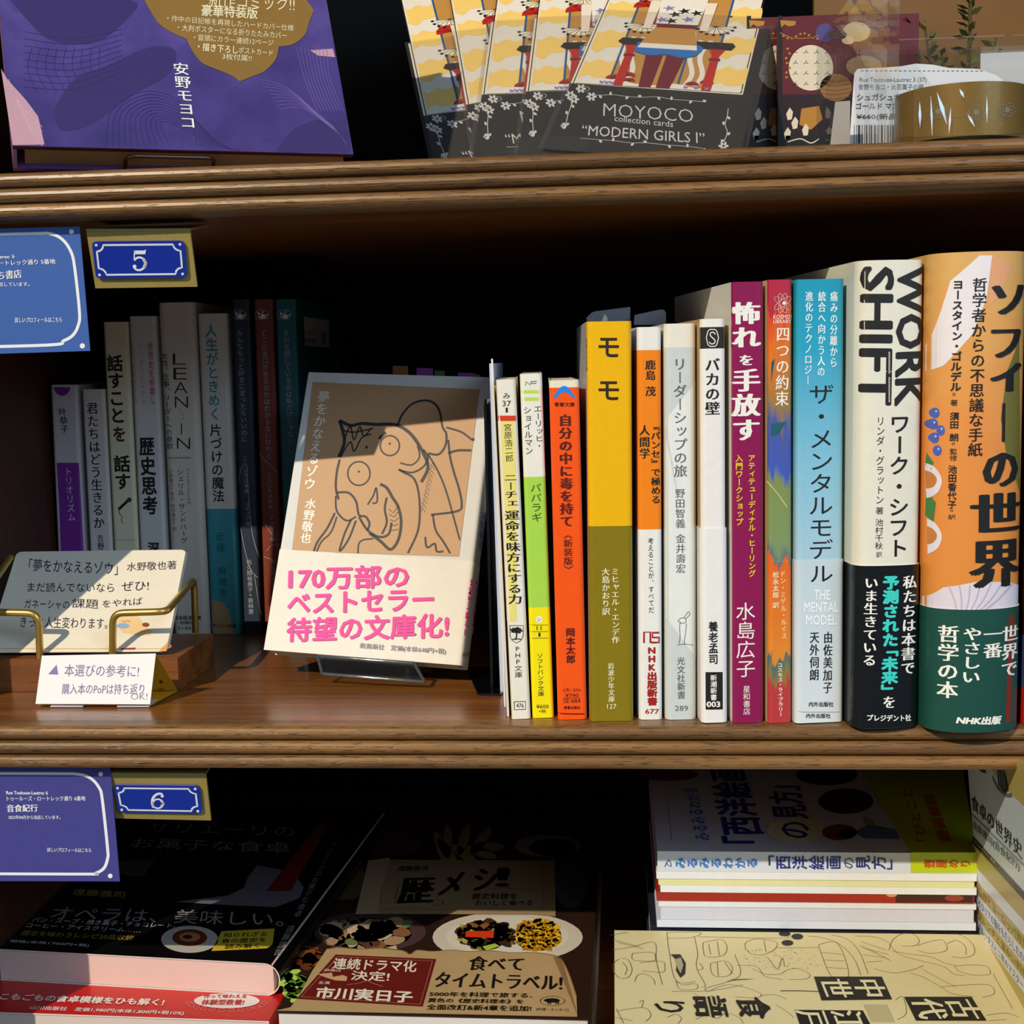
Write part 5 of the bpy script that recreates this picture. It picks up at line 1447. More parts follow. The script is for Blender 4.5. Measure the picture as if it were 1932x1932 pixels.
# ------------------------------------------------------------------ lower bay: books lying flat
def flat(lab, z, FL, FR, depth, th, cov, group, spine='R', rs=.0, name='paperback_book', pagecol=None, sq=True, W=None, edge=None):
    a = V3(FL) if len(FL) == 3 else onz(z, *FL); q = V3(FR) if len(FR) == 3 else onz(z, *FR)
    e1 = (q - a).normalized(); e2 = ZUP.cross(e1)
    w = (q - a).length
    S = Surf(a, e1, e2, off=.0001)
    t = thing(name, lab, 'book', tuple(a + e1 * w / 2 + e2 * depth / 2 - ZUP * th), group)
    c = MB(); tk = .0006
    PT = lambda u, v, k: a + e1 * u + e2 * v - ZUP * k
    if spine in 'RL' and rs:
        pr = [(0, 0)]
        for k in range(9): pr.append((w - rs + rs * math.sin(math.pi / 2 * k / 8), rs - rs * math.cos(math.pi / 2 * k / 8)))
        for k in range(9): pr.append((w - rs + rs * math.cos(math.pi / 2 * k / 8), th - rs + rs * math.sin(math.pi / 2 * k / 8)))
        pr.append((0, th))
        pin = [(0, tk)] + [(w - rs + (rs - tk) * math.sin(math.pi / 2 * k / 8), rs - (rs - tk) * math.cos(math.pi / 2 * k / 8)) for k in range(9)] + [(w - rs + (rs - tk) * math.cos(math.pi / 2 * k / 8), th - rs + (rs - tk) * math.sin(math.pi / 2 * k / 8)) for k in range(9)] + [(0, th - tk)]
        c.grid([[PT(u, v, k) for u, k in pr] for v in (0, depth)], cov, True); c.grid([[PT(u, v, k) for u, k in pin] for v in (depth, 0)], M('#d6d0c8', .6), True)
        for v in (0, depth): c.grid([[PT(u, v, k) for u, k in pr], [PT(u, v, k) for u, k in pin]], edge or M('#d6d0c8', .6), False)
    else:
        c.prism([PT(0, 0, 0), PT(w, 0, 0), PT(w, depth, 0), PT(0, depth, 0)], -ZUP * tk, cov)
        c.prism([PT(0, 0, th - tk), PT(w, 0, th - tk), PT(w, depth, th - tk), PT(0, depth, th - tk)], -ZUP * tk, cov)
        if spine == 'R': c.prism([PT(w - tk, 0, tk), PT(w, 0, tk), PT(w, depth, tk), PT(w - tk, depth, tk)], -ZUP * (th - 2 * tk), cov)
        if spine == 'L': c.prism([PT(0, 0, tk), PT(tk, 0, tk), PT(tk, depth, tk), PT(0, depth, tk)], -ZUP * (th - 2 * tk), cov)
        if spine == 'F': c.prism([PT(0, 0, tk), PT(w, 0, tk), PT(w, tk, tk), PT(0, tk, tk)], -ZUP * (th - 2 * tk), cov)
    g = MB(); m = .0012; x1 = w - (rs * .45 if rs else .0008); y0 = .0008
    g.prism([PT(m, y0, tk + .0003), PT(x1, y0, tk + .0003), PT(x1, depth - m, tk + .0003), PT(m, depth - m, tk + .0003)], -ZUP * (th - 2 * tk - .0006), pagecol or M('#cdbdb4', .8, var=.06, scale=1500))
    g.build('page_block', t)
    return t, S, c


zB = -.15
GB = 'books lying flat on the lower shelf'
BKC = M('#0b0a0b', .32, .3)
t, S, c = flat('black glossy book with small plate photo and yellow label, top of the left pile', zB, (-48, 1788), (527, 1819), .232, .0178, BKC, GB, 'R', .0085, pagecol=M('#d9b8ae', .8, var=.06, scale=1500))
DG = M('#8a8680', .5); GG2 = M('#8a7426', .5); WT = M('#cfccc6', .5)
ht(c, S, 'サリエーリの', (283, 1551), (557, 1560), (277, 1570), DG, 'l'); ht(c, S, 'お菓子な食卓', (252, 1580), (547, 1590), (245, 1600), DG, 'l'); ht(c, S, 'オペラは、美味しい。', (104, 1710), (536, 1722), (92, 1736), DG, 'l')
ht(c, S, 'パン・スープ・焼き菓子・チョコレート、', (65, 1731), (334, 1743), (59, 1740), WT, 'g'); ht(c, S, 'コーヒー・アイスクリーム……', (53, 1742), (268, 1752), (48, 1750), WT, 'g'); ht(c, S, '歴史を味わうレシピ20品収録', (44, 1756), (254, 1766), (39, 1765), GG2, 'b'); ht(c, S, '価格(本体1700円+税)', (20, 1773), (170, 1782), (16, 1779), WT, 'g'); ht(c, S, '遠藤雅司', (140, 1677), (237, 1683), (136, 1689), GG2, 'b')
pl(c, S, [(330, 1702), (430, 1690), (460, 1676), (468, 1655), (485, 1633), (525, 1640), (560, 1655), (573, 1675), (565, 1695), (520, 1712), (430, 1708)], M('#6f6a72', .5), 1)
pl(c, S, [(600, 1556), (622, 1556), (548, 1682), (502, 1682)], M('#7a1418', .45), 2); pl(c, S, [(215, 1625), (292, 1622), (270, 1655), (225, 1650)], M('#4a4038', .5), 1)
el(c, S, 358, 1773, 54, 25.5, M('#b9b2a8', .4), 2, 36); el(c, S, 358, 1770, 33, 16, M('#6a2f14', .4), 3, 28); el(c, S, 358, 1769, 20, 9, M('#b0764a', .4), 4, 20); el(c, S, 354, 1769, 9, 4, M('#3a1a0c', .4), 5, 16)
pl(c, S, [(418, 1758), (518, 1752.5), (514, 1783), (503, 1790), (399, 1795)], M('#cbb02e', .4), 2)
for k, x0, x1, y in (('知られざる', 421, 504, 1761), ('食の歴史を', 417, 503, 1772), ('読み解く', 424, 490, 1783)): ht(c, S, k, (x0 + 2, y), (x1, y - 2.5), (x0, y + 8.5), INK, 'b', 3)
vt(c, S, 'サリエーリのお菓子な食卓　遠藤雅司', 632, 1588, 521, 1806, 0, DG, 'g', 2, wy=((532, 1796), (517, 1796)))
c.build('cover', t)
zR = zB - .018
RED = M('#c4120f', .4, .2)
FLr = onz(zR, -60, 1908); FRr = onz(zR, 507, 1927)
t, S, c = flat('book with bright red paper band and white oval, beneath the black book', zR, tuple(FLr), tuple(FRr), .235, .0155, M('#d9d4d0', .5), GB, 'R')
c.build('cover', t)
b = MB(); Sx = S.lift(.0004); w = (FRr - FLr).length
b.prism([S.P(0, .0, 5), S.P(w + .0003, .0, 5), S.P(w + .0003, .06, 5), S.P(0, .06, 5)], (0, 0, -.0003), RED)
b.prism([S.P(w, 0) , S.P(w + .0005, 0), S.P(w + .0005, .06), S.P(w, .06)], (0, 0, -.015), RED)
Sx = S.lift(.0006)
ht(b, Sx, '悲喜こもごもの食卓模様をひも解く!', (-40, 1875), (312, 1888), (-48, 1887), M('#e6e0da', .5), 'B'); ht(b, Sx, '山川出版社　定価1,980円(本体1,800円+税10%)', (60, 1900), (349, 1911), (55, 1908), M('#e6e0da', .5), 'b')
el(b, Sx, 428, 1891, 62, 14, M('#e0dad6', .5), 1, 36); ht(b, Sx, '体験型教養!', (383, 1889), (462, 1889), (379, 1899), M('#b01a18', .5), 'B', 3); ht(b, Sx, '作って味わえる', (386, 1879), (466, 1879), (384, 1886), M('#b01a18', .5), 'B', 3)
for k in range(12):
    a = math.pi * (k + .5) / 12; ring(b, Sx, 428 + 72 * math.cos(a), 1893 + 16 * math.sin(a), 6, 2.6, 1, M('#d98a84', .5), 2, 12)
b.build('paper_band', t)
zq = zR - .0158
t, S, c = flat('plain white book at the bottom of the left pile', zq, tuple(FLr + V3((.0, .002, -.0158))), tuple(FRr + V3((.001, .002, -.0158))), .235, zq + .1999, M('#cfcac4', .5), GB, 'R'); c.build('cover', t)

# cookbook with parchment band
zK = -.16
k2 = lambda x, y: (500 + x / 2.927, 1540 + y / 2.927)
t, S, c = flat('food cover book with parchment coloured band and red panel beside the black book', zK, k2(60, 1082), k2(1790, 1122), .236, .018, M('#2e1d16', .35, .4), GB, 'R', pagecol=M('#d0ccc6', .8))
K = lambda *q: [k2(*p) for p in q]
PAR = M('#b5976a', .5, var=.14, scale=60); PAD = M('#8a6a48', .5)
import itertools
rnd = random.Random(11)


def blob(cx, cy, rx, ry, cols, n, s, lay, S=S, c=None):
    for i in range(n):
        a = rnd.uniform(0, 6.28); r = math.sqrt(rnd.random())
        x, y = cx + rx * r * math.cos(a), cy + ry * r * math.sin(a)
        px_ = k2(x, y); el(c, S, px_[0], px_[1], s * rnd.uniform(.5, 1.3) / 2.927, s * .5 * rnd.uniform(.5, 1.2) / 2.927, M(rnd.choice(cols), .4), lay + i % 3, 10, rnd.uniform(-.6, .6))


for cx, cy, rx, ry, m in ((680, 160, 190, 60, '#4a2c28'), (1560, 165, 180, 62, '#8a8478'), (1590, 175, 130, 48, '#2a2018'), (430, 370, 150, 95, '#5a4a28'), (580, 640, 310, 110, '#4a3436'), (560, 650, 250, 85, '#2c1c14'), (1340, 670, 415, 140, '#cfc6b4'), (1340, 665, 340, 110, '#d8d0c0'), (1690, 380, 90, 130, '#4a4a50')):
    p = k2(cx, cy); el(c, S, p[0], p[1], rx / 2.927, ry / 2.927, M(m, .4), 1 if rx > 350 else 2, 36)
for j in range(8):
    a = j * .785; p = k2(1100 + 130 * math.cos(a), 170 + 42 * math.sin(a)); el(c, S, p[0], p[1], 32, 9, M('#8a7a4a', .5), 2, 14, a * .4)
blob(560, 650, 230, 70, ['#a88a6a', '#8a5a3a', '#6a7a4a', '#c9b090', '#5a3a34'], 70, 60, 3, S, c)
p = k2(1505, 662); el(c, S, p[0], p[1], 45, 29, M('#c9900f', .5), 2, 30); p = k2(1215, 662); el(c, S, p[0], p[1], 50, 24, M('#3a2218', .5), 2, 30)
blob(1510, 660, 125, 85, ['#d89a14', '#e0aa1c', '#c98a10', '#b8780c', '#e8bc30'], 260, 20, 3, S, c); blob(1210, 660, 140, 70, ['#2a1a1a', '#7a8a3a', '#4a2a24', '#a8a850', '#3a2a1a', '#8a5a2a', '#c9b050'], 120, 42, 3, S, c)
pl(c, S, K((1110, 640), (1265, 638), (1262, 678), (1105, 672)), M('#d83a14', .4), 7); pl(c, S, K((1200, 725), (1270, 708), (1295, 722), (1225, 748)), M('#a8c83a', .4), 7)
blob(170, 935, 60, 75, ['#8ab83a', '#5a8a24', '#b8d860', '#3a5a1a'], 40, 40, 3, S, c); blob(240, 790, 70, 40, ['#8a4a24', '#6a3418'], 20, 60, 2, S, c)
scroll = K((640, 245), (1600, 250), (1605, 560), (1480, 548), (500, 545), (560, 400))
pl(c, S, scroll, M('#a08660', .5, var=.12, scale=60), 8); pl(c, S, K((570, 250), (690, 235), (620, 545), (500, 548)), M('#b59a74', .5), 9); st(c, S, K((700, 258), (1540, 258), (1540, 522), (620, 520)), 1.2, M('#5a2c20'), 9, False); st(c, S, K((720, 270), (1525, 270), (1528, 508), (640, 508)), .7, M('#5a2c20'), 9, False)
for k, TL, TR, BL in (('歴', (760, 350), (935, 345), (735, 490)), ('メ', (1010, 322), (1110, 312), (955, 445)), ('シ', (1170, 300), (1285, 292), (1150, 420)), ('!', (1298, 290), (1338, 290), (1288, 395))): ht(c, S, k, k2(*TL), k2(*TR), k2(*BL), M('#120c08'), 'T', 10)
for k, TL, TR, BL in (('歴史料理を', (1148, 432), (1395, 432), (1142, 465)), ('おいしく食べる', (1165, 470), (1480, 470), (1160, 500)), ('遠藤雅司', (740, 280), (905, 280), (730, 308))): ht(c, S, k, k2(*TL), k2(*TR), k2(*BL), M('#2c1a12'), 'b', 10)
st(c, S, K((650, 375), (740, 372), (715, 490), (635, 490)), 1, M('#5a2c20'), 10, False, True); st(c, S, K((900, 490), (940, 470), (985, 480), (960, 502), (930, 492)), 1.2, M('#3a2418'), 10); st(c, S, K((770, 330), (830, 310), (900, 335), (1000, 320)), 1, M('#3a2418'), 10); st(c, S, K((1260, 410), (1320, 400), (1400, 412), (1500, 405)), 1.4, M('#3a2418'), 10)
band = [(340, 740), (400, 730), (520, 740), (640, 734), (760, 748), (800, 768), (840, 745), (920, 752), (1020, 745), (1120, 752), (1240, 748), (1360, 760), (1480, 758), (1600, 775), (1640, 800), (1680, 880), (1720, 1000), (1725, 1112), (900, 1094), (62, 1078), (140, 1060), (180, 1010), (260, 860)]
c.build('cover', t)
b = MB(); S2 = S.lift(.0004)
b.poly([S2.P(*S2.px(*k2(*p))) for p in band], PAR); b.poly([S2.P(*S2.px(*k2(*p))) + V3((0, 0, -.00015)) for p in band[::-1]], PAR)
S2 = S2.lift(.0001)
st(b, S2, K(*band[:17]), 2, M('#8a6238', .5), 1); pl(b, S2, K((1590, 775), (1640, 800), (1700, 1010), (1725, 1105), (1650, 920)), PAD, 1)
MR = M('#6a1c16', .4, .2); CW2 = M('#e6dcc8', .5)
pl(b, S2, K((390, 770), (945, 795), (870, 1058), (175, 1015)), MR, 1); st(b, S2, K((405, 782), (925, 806), (857, 1046), (200, 1004)), .8, M('#c9a888', .5), 2, False, True)
for k, TL, TR, BL, sty in (('連続ドラマ化', (385, 790), (840, 808), (370, 850), 'b'), ('詳細は', (330, 850), (422, 853), (326, 864), 'g'), ('決定!', (483, 860), (690, 868), (473, 912), 'b'), ('主演', (298, 918), (360, 920), (294, 934), 'g'), ('市川実日子', (293, 950), (818, 975), (275, 1012), 'B')): ht(b, S2, k, k2(*TL), k2(*TR), k2(*BL), CW2, sty, 3)
pl(b, S2, K((290, 880), (370, 872), (375, 895), (430, 885), (455, 895), (450, 918), (390, 915), (340, 900)), M('#c9a078', .5), 3); st(b, S2, K((455, 938), (520, 930), (560, 918), (600, 932), (650, 948)), 1, M('#c9a078'), 3)
for k, TL, TR, BL, sty in (('食べて', (1135, 780), (1430, 785), (1120, 858), 'S'), ('タイムトラベル!', (950, 868), (1640, 885), (932, 950), 'S'), ('5000年を料理で旅する、', (912, 976), (1480, 985), (905, 1002), 'b'), ('異色の《歴史料理本》を', (905, 1012), (1428, 1020), (898, 1036), 'b'), ('全面改訂&新4章を追加!', (897, 1046), (1470, 1055), (890, 1076), 'b'), ('[料理・エッセイ]', (1500, 1066), (1675, 1070), (1497, 1083), 'g')): ht(b, S2, k, k2(*TL), k2(*TR), k2(*BL), M('#17110d'), sty, 3)
p = k2(1587, 1028); ring(b, S2, p[0], p[1], 23, 9, 1, INK, 3); el(b, S2, p[0] - 1, p[1] - 1, 15, 4, INK, 3, 18)
for dx in (-9, -5, 6, 10): rc(b, S2, p[0] + dx, p[1], p[0] + dx + 2, p[1] + 6, INK, 3)
b.build('paper_band', t)
a, q = onz(zK, *k2(60, 1082)), onz(zK, *k2(1790, 1122))
t, S, c = flat('pale grey book directly beneath the food cover book', zK - .0183, tuple(a + V3((.002, .001, -.0183))), tuple(q + V3((.001, .001, -.0183))), .23, .0214, M('#b9bcc0', .4), GB, 'R'); c.build('cover', t)

# stack with picture book on top
yS = .0935; zS = ony(yS, 1540, 1608).z
FL, FR = ony(yS, 1240, 1608), ony(yS, 1844, 1608)
FL.z = FR.z = zS
thS = zS - ony(yS, 1500, 1646).z
LIME = M('#b4c80c', .35, .3); PWB = M('#cdd6e4', .35, .3)
t, S, c = flat('white and lime picture book lying spine forward on top of the right stack', zS, tuple(FL), tuple(FR), .148, thS, PWB, GB, 'F')
pl(c, S, [(1716, 1609), (1690, 1560), (1654, 1508), (1616, 1440), (1815, 1440), (1842, 1609)], LIME, 1)
DB = M('#1e2a8a', .4); LB2 = M('#3a78c4', .4); OR2 = M('#b8481a', .4)
ht(c, S, 'みるみるわかる', (1313, 1586), (1290, 1487), (1341, 1586), LB2, 'b'); ht(c, S, '「西洋絵画', (1366, 1591), (1336, 1449), (1446, 1591), DB, 'B'); ht(c, S, '見方」', (1460, 1545), (1446, 1484), (1526, 1545), DB, 'B')
el(c, S, 1500, 1567, 54, 24, M('#d9dcae', .4), 2, 30); ht(c, S, 'の', (1478, 1582), (1473, 1552), (1530, 1582), DB, 'b', 3)
for cx, cy, rx, ry, m in ((1262, 1462, 56, 12, '#7a3a2a'), (1560, 1462, 58, 20, '#2c2a26'), (1596, 1512, 52, 24, '#3a342c'), (1584, 1571, 33, 15, '#6a3a24'), (1600, 1574, 18, 9, '#e0c0a4')): el(c, S, cx, cy, rx, ry, M(m, .4), 2, 28)
pl(c, S, [(1612, 1570), (1640, 1555), (1690, 1566), (1698, 1584), (1630, 1582)], M('#5a7aa8', .4), 2); pl(c, S, [(1628, 1540), (1646, 1548), (1652, 1560), (1632, 1556)], M('#8aa86a', .4), 3)
st(c, S, [(1268, 1588), (1262, 1530), (1258, 1500)], 1, M('#a8a090'), 2, False); ht(c, S, '「ひとこと', (1730, 1588), (1700, 1490), (1752, 1588), OR2, 'b', 2); ht(c, S, '絵画解説', (1772, 1588), (1740, 1500), (1796, 1588), OR2, 'B', 2)
SF = Surf(FL - ZUP * thS, XP, ZUP, off=.0002)
pl(c, SF, [(1718, 1608), (1845, 1608), (1845, 1646), (1718, 1646)], LIME, 1)
vt(c, SF, 'みるみるわかる', 1272, 1628, 1430, 1628, 20, LB2, 'B'); vt(c, SF, '「西洋絵画', 1430, 1627, 1588, 1627, 27, DB, 'b'); vt(c, SF, 'の', 1588, 1628, 1613, 1628, 24, DB, 'g'); vt(c, SF, '見方」', 1613, 1627, 1702, 1627, 27, DB, 'b'); vt(c, SF, '壺屋めり', 1742, 1629, 1832, 1629, 17, OR2, 'B')
st(c, SF, [(1254, 1635), (1262, 1622), (1266, 1634), (1256, 1628)], 1.2, DB, 2)
c.build('cover', t)
zc = zS - thS
lay = [(1660, '#dfe3ea', 'white'), (1672.5, '#d6d6a2', 'cream yellow'), (1685.5, '#dde2ea', 'second white'), (1703, '#96200f', 'red'), (1713, '#d5dae4', 'thin white'), (1738, '#c2c6da', 'lavender grey'), (1752, '#c9d2e4', 'lowest pale blue')]
for i, (yb_, col, nm) in enumerate(lay):
    zn = ony(yS, 1500, yb_).z
    a = V3((FL.x - .0005 + .001 * (i % 3), yS + .0006 * (i % 2), zc - .0001)); q = V3((FR.x - .001 * (i % 2), a.y, a.z))
    t, S, c = flat('%s thin magazine in the right stack beneath the picture book' % nm, zc - .0001, tuple(a), tuple(q), .148, zc - zn - .0001, M(col, .4, .2), 'thin magazines stacked under the picture book', 'F', name='magazine')
    if nm == 'red':
        Sq = Surf(V3((a.x, a.y, zn)), XP, ZUP, off=.0002); rc(c, Sq, 1690, 1687, 1835, 1702, M('#3a1a14', .4), 1); el(c, Sq, 1800, 1694, 18, 6, M('#8a3a2c', .4), 2); el(c, Sq, 1682, 1688, 10, 4, M('#c98a6a', .4), 2)
    c.build('cover', t)
    zc = zn
for lab, zt_, th in (('thick dark blue book under the thin magazines of the right stack', zc - .0001, (zc + .1999) * .5), ('thick black book at the bottom of the right stack', zc - (zc + .1999) * .5 - .0002, (zc + .1999) * .5 - .0003)):
    t, S, c = flat(lab, zt_, (FL.x - .004, yS + .002, zt_), (FR.x, yS + .002, zt_), .15, th, M('#1c2230' if 'blue' in lab else '#141414', .4), GB, 'F'); c.build('cover', t)

# cream book with line drawings
zC = -.1365
a = onz(zC, 1150, 1755); yb = a.y
CRB = M('#d9cd9c', .55, var=.04, scale=300)
FL, FR = V3((a.x + .0025, -.046, zC)), V3((.205, -.046, zC))
t, S, c = flat('cream book with black line drawings and black title blocks lying at the lower right', zC, tuple(FL), tuple(FR), yb + .046, .02, CRB, GB, 'L')
kc = lambda x, y: (1140 + x / 2.4394, 1740 + y / 2.4394)
KC = lambda *q: [kc(*p) for p in q]
LN = M('#5a5440', .6)
BX = M('#17150f', .5)
for q in (((965, 252), (1277, 252), (1325, 357), (1000, 362)), ((1380, 345), (1690, 345), (1760, 455), (1435, 455)), ((877, 405), (1190, 408), (1235, 490), (905, 490))): pl(c, S, KC(*q), BX, 2)


def vr(t_, xt, xb, y, h, m, sty='T'):
    p, q = kc(xt, y), kc(xb, y); vt(c, S, t_, p[0], p[1], q[0], q[1], 0, m, sty, 4, wy=(kc((xt + xb) / 2, y - h / 2), kc((xt + xb) / 2, y + h / 2)))


CRI = M('#e0d6ac', .55)
vr('中世', 1300, 990, 306, 82, CRI, 'S'); vr('古代', 1735, 1420, 402, 86, CRI, 'S'); vr('江戸', 1205, 885, 452, 84, CRI, 'S')
vr('食', 770, 605, 396, 92, BX); vr('語', 575, 405, 390, 92, BX); vr('り', 385, 220, 392, 80, BX, 'b')
st(c, S, KC((810, 318), (900, 318), (1000, 322)), 2.6, BX, 3)
for cx, cy, rx, ry in ((830, 55, 27, 11), (888, 68, 27, 13), (843, 97, 27, 13)): p = kc(cx, cy); el(c, S, p[0], p[1], rx / 2.44, ry / 2.44, BX, 3, 18)
pl(c, S, KC((305, 150), (350, 150), (375, 190), (372, 240), (350, 258), (330, 225), (335, 180)), BX, 3); pl(c, S, KC((325, 175), (352, 165), (364, 200), (352, 240), (338, 215)), M('#a89f7c'), 4)
strokes = [((35, 130), (130, 115), (230, 95), (240, 180), (268, 290)), ((25, 62), (110, 48)), ((70, 170), (45, 190), (42, 225), (70, 258), (110, 255), (128, 220), (110, 175), (80, 168)), ((85, 185), (105, 215), (95, 245)), ((130, 145), (220, 140), (235, 160), (225, 180), (135, 175), (130, 145)), ((165, 188), (265, 182), (278, 205), (268, 232), (175, 225)), ((140, 275), (155, 245), (190, 240), (225, 262), (235, 290)), ((288, 48), (298, 130), (330, 270), (420, 275)), ((288, 48), (440, 48), (400, 72), (288, 75)), ((430, 68), (820, 75), (830, 60)), ((415, 70), (430, 145), (425, 210), (465, 290), (450, 300)), ((455, 95), (540, 82), (565, 120), (545, 155), (470, 160), (455, 125), (455, 95)), ((480, 100), (490, 150)), ((520, 90), (530, 155)), ((490, 190), (560, 180), (590, 215), (570, 248), (510, 250), (490, 220), (490, 190)), ((520, 185), (525, 250)), ((555, 185), (590, 240)), ((650, 95), (700, 78), (790, 92), (785, 125), (735, 150), (680, 148), (650, 120), (650, 95)), ((735, 85), (745, 140)), ((790, 120), (985, 118)), ((600, 150), (622, 250), (470, 305), (480, 318)), ((610, 200), (700, 205), (740, 250), (820, 265)), ((680, 215), (740, 240), (810, 240), (840, 222), (890, 215), (945, 240), (930, 262), (850, 265)), ((750, 160), (780, 200), (800, 218), (820, 165), (830, 205)), ((985, 105), (1075, 100), (1125, 248), (1045, 250), (985, 105)), ((1000, 140), (1095, 150)), ((1010, 175), (1105, 180)), ((1025, 210), (1115, 215)), ((935, 65), (1000, 72), (1080, 100), (1150, 170), (1180, 245)), ((1045, 60), (1120, 80), (1175, 140), (1215, 240)),
           ((1310, 130), (1330, 80), (1380, 52), (1430, 60), (1450, 90), (1425, 110), (1370, 110)), ((1310, 100), (1360, 150), (1460, 180), (1560, 205), (1610, 240), (1660, 248)), ((1325, 135), (1420, 150), (1500, 160), (1570, 190), (1620, 200)), ((1610, 205), (1650, 200), (1700, 198), (1760, 205), (1775, 240), (1700, 245), (1640, 230), (1610, 205)), ((1410, 40), (1480, 50), (1580, 45), (1660, 70), (1700, 110), (1700, 150), (1650, 165), (1600, 160)), ((1580, 100), (1620, 85), (1660, 110), (1665, 150)), ((1440, 110), (1500, 90), (1560, 85), (1575, 130), (1500, 145), (1440, 130)), ((1155, 65), (1250, 70), (1310, 95)), ((1180, 90), (1300, 130)), ((1190, 120), (1310, 150)), ((1190, 150), (1290, 165)), ((1210, 185), (1280, 180)), ((1240, 215), (1330, 235), (1420, 220), (1470, 200)), ((1405, 235), (1470, 255), (1550, 300), (1600, 330), (1700, 345)), ((1460, 215), (1540, 260), (1620, 300)), ((1550, 300), (1640, 292), (1770, 290), (1795, 330), (1740, 348)), ((1750, 75), (1860, 190)), ((1790, 240), (1880, 400)), ((310, 320), (480, 318), (640, 290)), ((480, 320), (560, 290), (640, 300), (720, 330), (700, 350), (600, 345)), ((720, 340), (780, 335), (840, 355)), ((415, 330), (450, 350), (500, 340)), ((60, 410), (180, 395), (215, 430), (190, 460)), ((160, 370), (180, 362), (172, 395)), ((50, 440), (130, 455)), ((55, 400), (90, 468)), ((290, 440), (330, 425), (355, 445), (340, 468)), ((420, 450), (470, 430), (520, 445), (560, 420), (620, 440), (640, 468)), ((790, 380), (850, 420), (870, 440)), ((1340, 360), (1375, 345), (1390, 420), (1350, 450)), ((1760, 430), (1850, 420), (1910, 440)), ((1770, 455), (1850, 450)), ((330, 270), (360, 290), (410, 285), (430, 290), (420, 310), (350, 310), (330, 270)), ((440, 190), (455, 215), (430, 222))]
for q in strokes: st(c, S, KC(*q), 1.0, LN, 2)
for k in range(90):
    x, y = 640 + rnd.random() * 340, 125 + rnd.random() * 90; st(c, S, KC((x, y), (x + 9, y + 3)), .7, LN, 2, False)
for k in range(14): st(c, S, KC((1195 + k * 8, 380), (1232 + k * 8, 462)), .9, M('#8a8468'), 2, False)
for k in range(24): st(c, S, KC((1330 + rnd.random() * 450, 180 + rnd.random() * 170), (1340 + rnd.random() * 450, 200 + rnd.random() * 150))[:1] + KC((1330, 300))[:0] or KC((0, 0)), .7, LN, 2, False) if False else None
for k in range(10): st(c, S, KC((40 + k * 12, 80 + k * 3), (75 + k * 12, 100 + k * 3)), .7, LN, 2, False); st(c, S, KC((560 + k * 10, 275 - k), (600 + k * 10, 262)), .7, LN, 2, False); st(c, S, KC((1170 + k * 14, 110 + k * 6), (1200 + k * 14, 112 + k * 8)), .7, LN, 2, False)
c.build('cover', t)
for lab, zt_, th in (('brown book beneath the cream line drawing book', zC - .0202, .0198), ('grey book at the bottom of the lower right pile', zC - .0402, .0196)):
    t, S, c = flat(lab, zt_, (FL.x + .002, FL.y + .002, zt_), (FR.x - .002, FR.y + .002, zt_), yb + .044, th, M('#6a5a44' if 'brown' in lab else '#8a8a88', .4), GB, 'L'); c.build('cover', t)

# standing book at the lower right
p0_, p1_ = onz(zC, 1851, 1757), onz(zC, 1932, 1903)
eu = (p1_ - p0_).normalized(); O = p0_ + ZUP * .0002
ev_ = V3((-.095, 0, 1)); ev_ = (ev_ - eu * ev_.dot(eu)).normalized()
S = Surf(O, eu, ev_, off=.0001); hS = .1145
t = thing('paperback_book', 'pale blue and gold book standing upright on the cream book at the right edge', 'book', tuple(O + eu * .06 - S.n * .008), None)
c = MB(); q = [S.O, S.O + eu * .128, S.O + eu * .128 + ev_ * hS, S.O + ev_ * hS]
c.prism(q, -S.n * .0006, M('#c4d2dc', .4, .2)); c.prism([p - S.n * .0154 for p in q], -S.n * .0006, M('#c4d2dc', .4, .2)); c.prism([S.O - S.n * .0006, S.O + eu * .0006 - S.n * .0006, S.O + eu * .0006 + ev_ * hS - S.n * .0006, S.O + ev_ * hS - S.n * .0006], -S.n * .0148, M('#c4d2dc', .4, .2))
k3 = lambda x, y: (1780 + x / 3.776, 1420 + y / 3.776)
K3 = lambda *q: [k3(*p) for p in q]
KH = M('#b3a45c', .45, .1); WB2 = M('#d3dcec', .4, .1)
pl(c, S, K3((300, 60), (620, 60), (620, 420), (480, 290), (380, 170)), KH, 1)
pl(c, S, K3((212, 595), (620, 1040), (620, 1100), (214, 650)), M('#23221e', .4), 2)
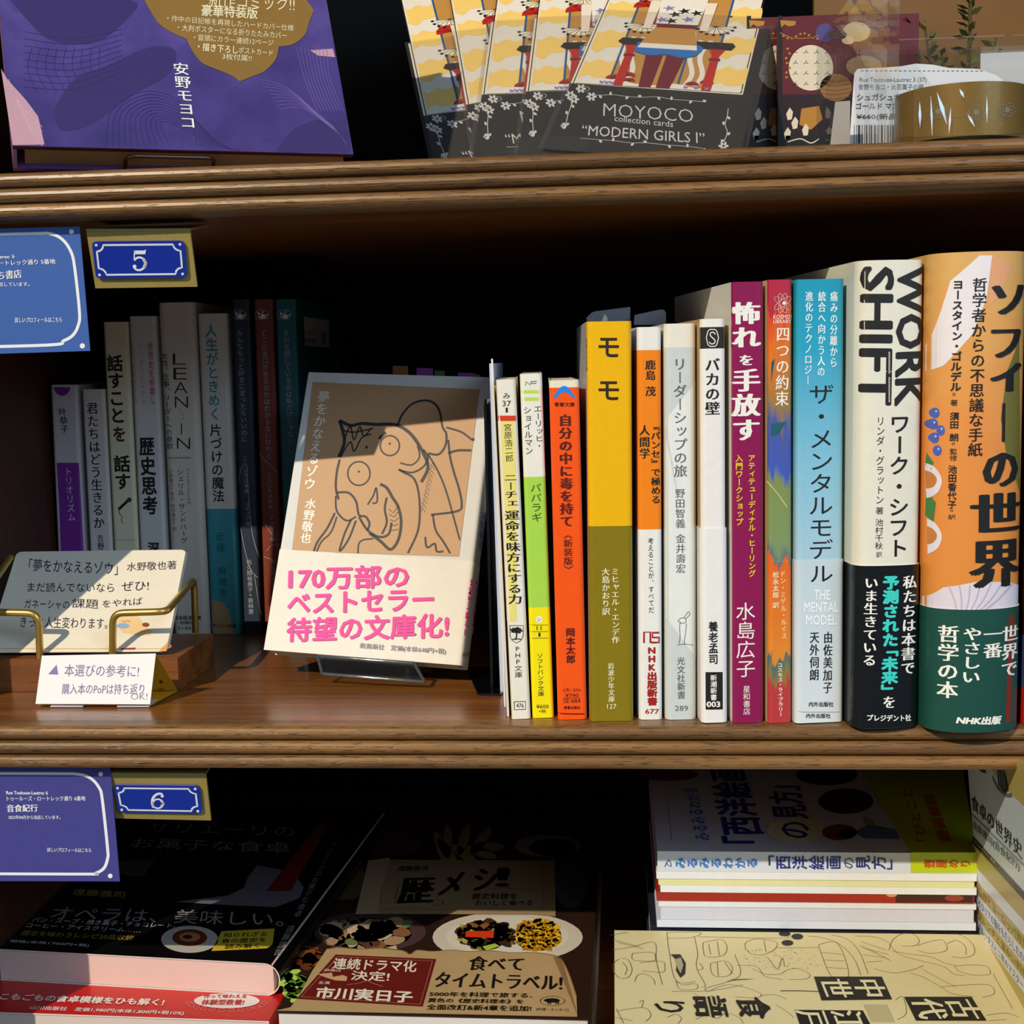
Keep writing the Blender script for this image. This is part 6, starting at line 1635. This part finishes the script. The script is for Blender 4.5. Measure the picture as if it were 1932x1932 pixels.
ys = [(650, 1100), (790, 1250), (880, 1350), (970, 1460), (1060, 1570), (1140, 1670), (1220, 1770), (1330, 1900)]
for i in range(7): pl(c, S, K3((205, ys[i][0] - 8), (620, ys[i][1]), (620, ys[i + 1][1]), (205, ys[i + 1][0] - 8)), KH if i % 2 == 0 else WB2, 1)
ht(c, S, '食卓の世界史', k3(202, 292), k3(562, 640), k3(206, 400), INK, 'm', 3); ht(c, S, '遠藤雅司(音食紀行)', k3(212, 480), k3(545, 782), k3(213, 545), M('#5a646c'), 'm', 3)
ht(c, S, 'ちくまプリマー新書', k3(225, 618), k3(372, 775), k3(225, 638), M('#cfcabc'), 'g', 3); st(c, S, K3((205, 440), (574, 800)), .7, M('#7a8a94'), 3, False)
for t_, i, m in (('稲作とヨーロッパ野菜', 2, '#8a7a30'), ('イタリアの麺をもたらしたのは', 3, '#4a5a9a'), ('フレンチと温かい料理', 4, '#7a6a24'), ('ブルータスとニ世のマスタード', 5, '#5a64a0')):
    y0, y1 = ys[i], ys[i + 1]
    ht(c, S, t_, k3(250, y0[0] + 62), k3(600, y0[1]), k3(252, y1[0] + 38), M(m), 'g', 3)
pl(c, S, K3((385, 95), (420, 90), (450, 160), (470, 270), (440, 285), (395, 230)), M('#3a3a3c', .4), 3); st(c, S, K3((352, 170), (390, 250), (450, 300), (492, 300)), 1.4, M('#6a6a6a'), 3); pl(c, S, K3((230, 95), (290, 100), (310, 150), (270, 135)), M('#3a3a3c', .4), 3)
for k in range(3): st(c, S, K3((398 + k * 14, 110), (412 + k * 16, 255)), .8, M('#9a9a9a'), 4, False)
c.build('cover', t)
g = MB(); q2 = [S.O + eu * .0008 + ev_ * .0004 - S.n * .0007, S.O + eu * .1268 + ev_ * .0004 - S.n * .0007, S.O + eu * .1268 + ev_ * (hS - .0004) - S.n * .0007, S.O + eu * .0008 + ev_ * (hS - .0004) - S.n * .0007]
g.prism(q2, -S.n * .0146, PAGE); g.build('page_block', t)

bpy.data.objects.remove(_to)
bpy.data.curves.remove(_tc)
for o in list(bpy.data.objects):
    if '_w' in o: del o['_w']
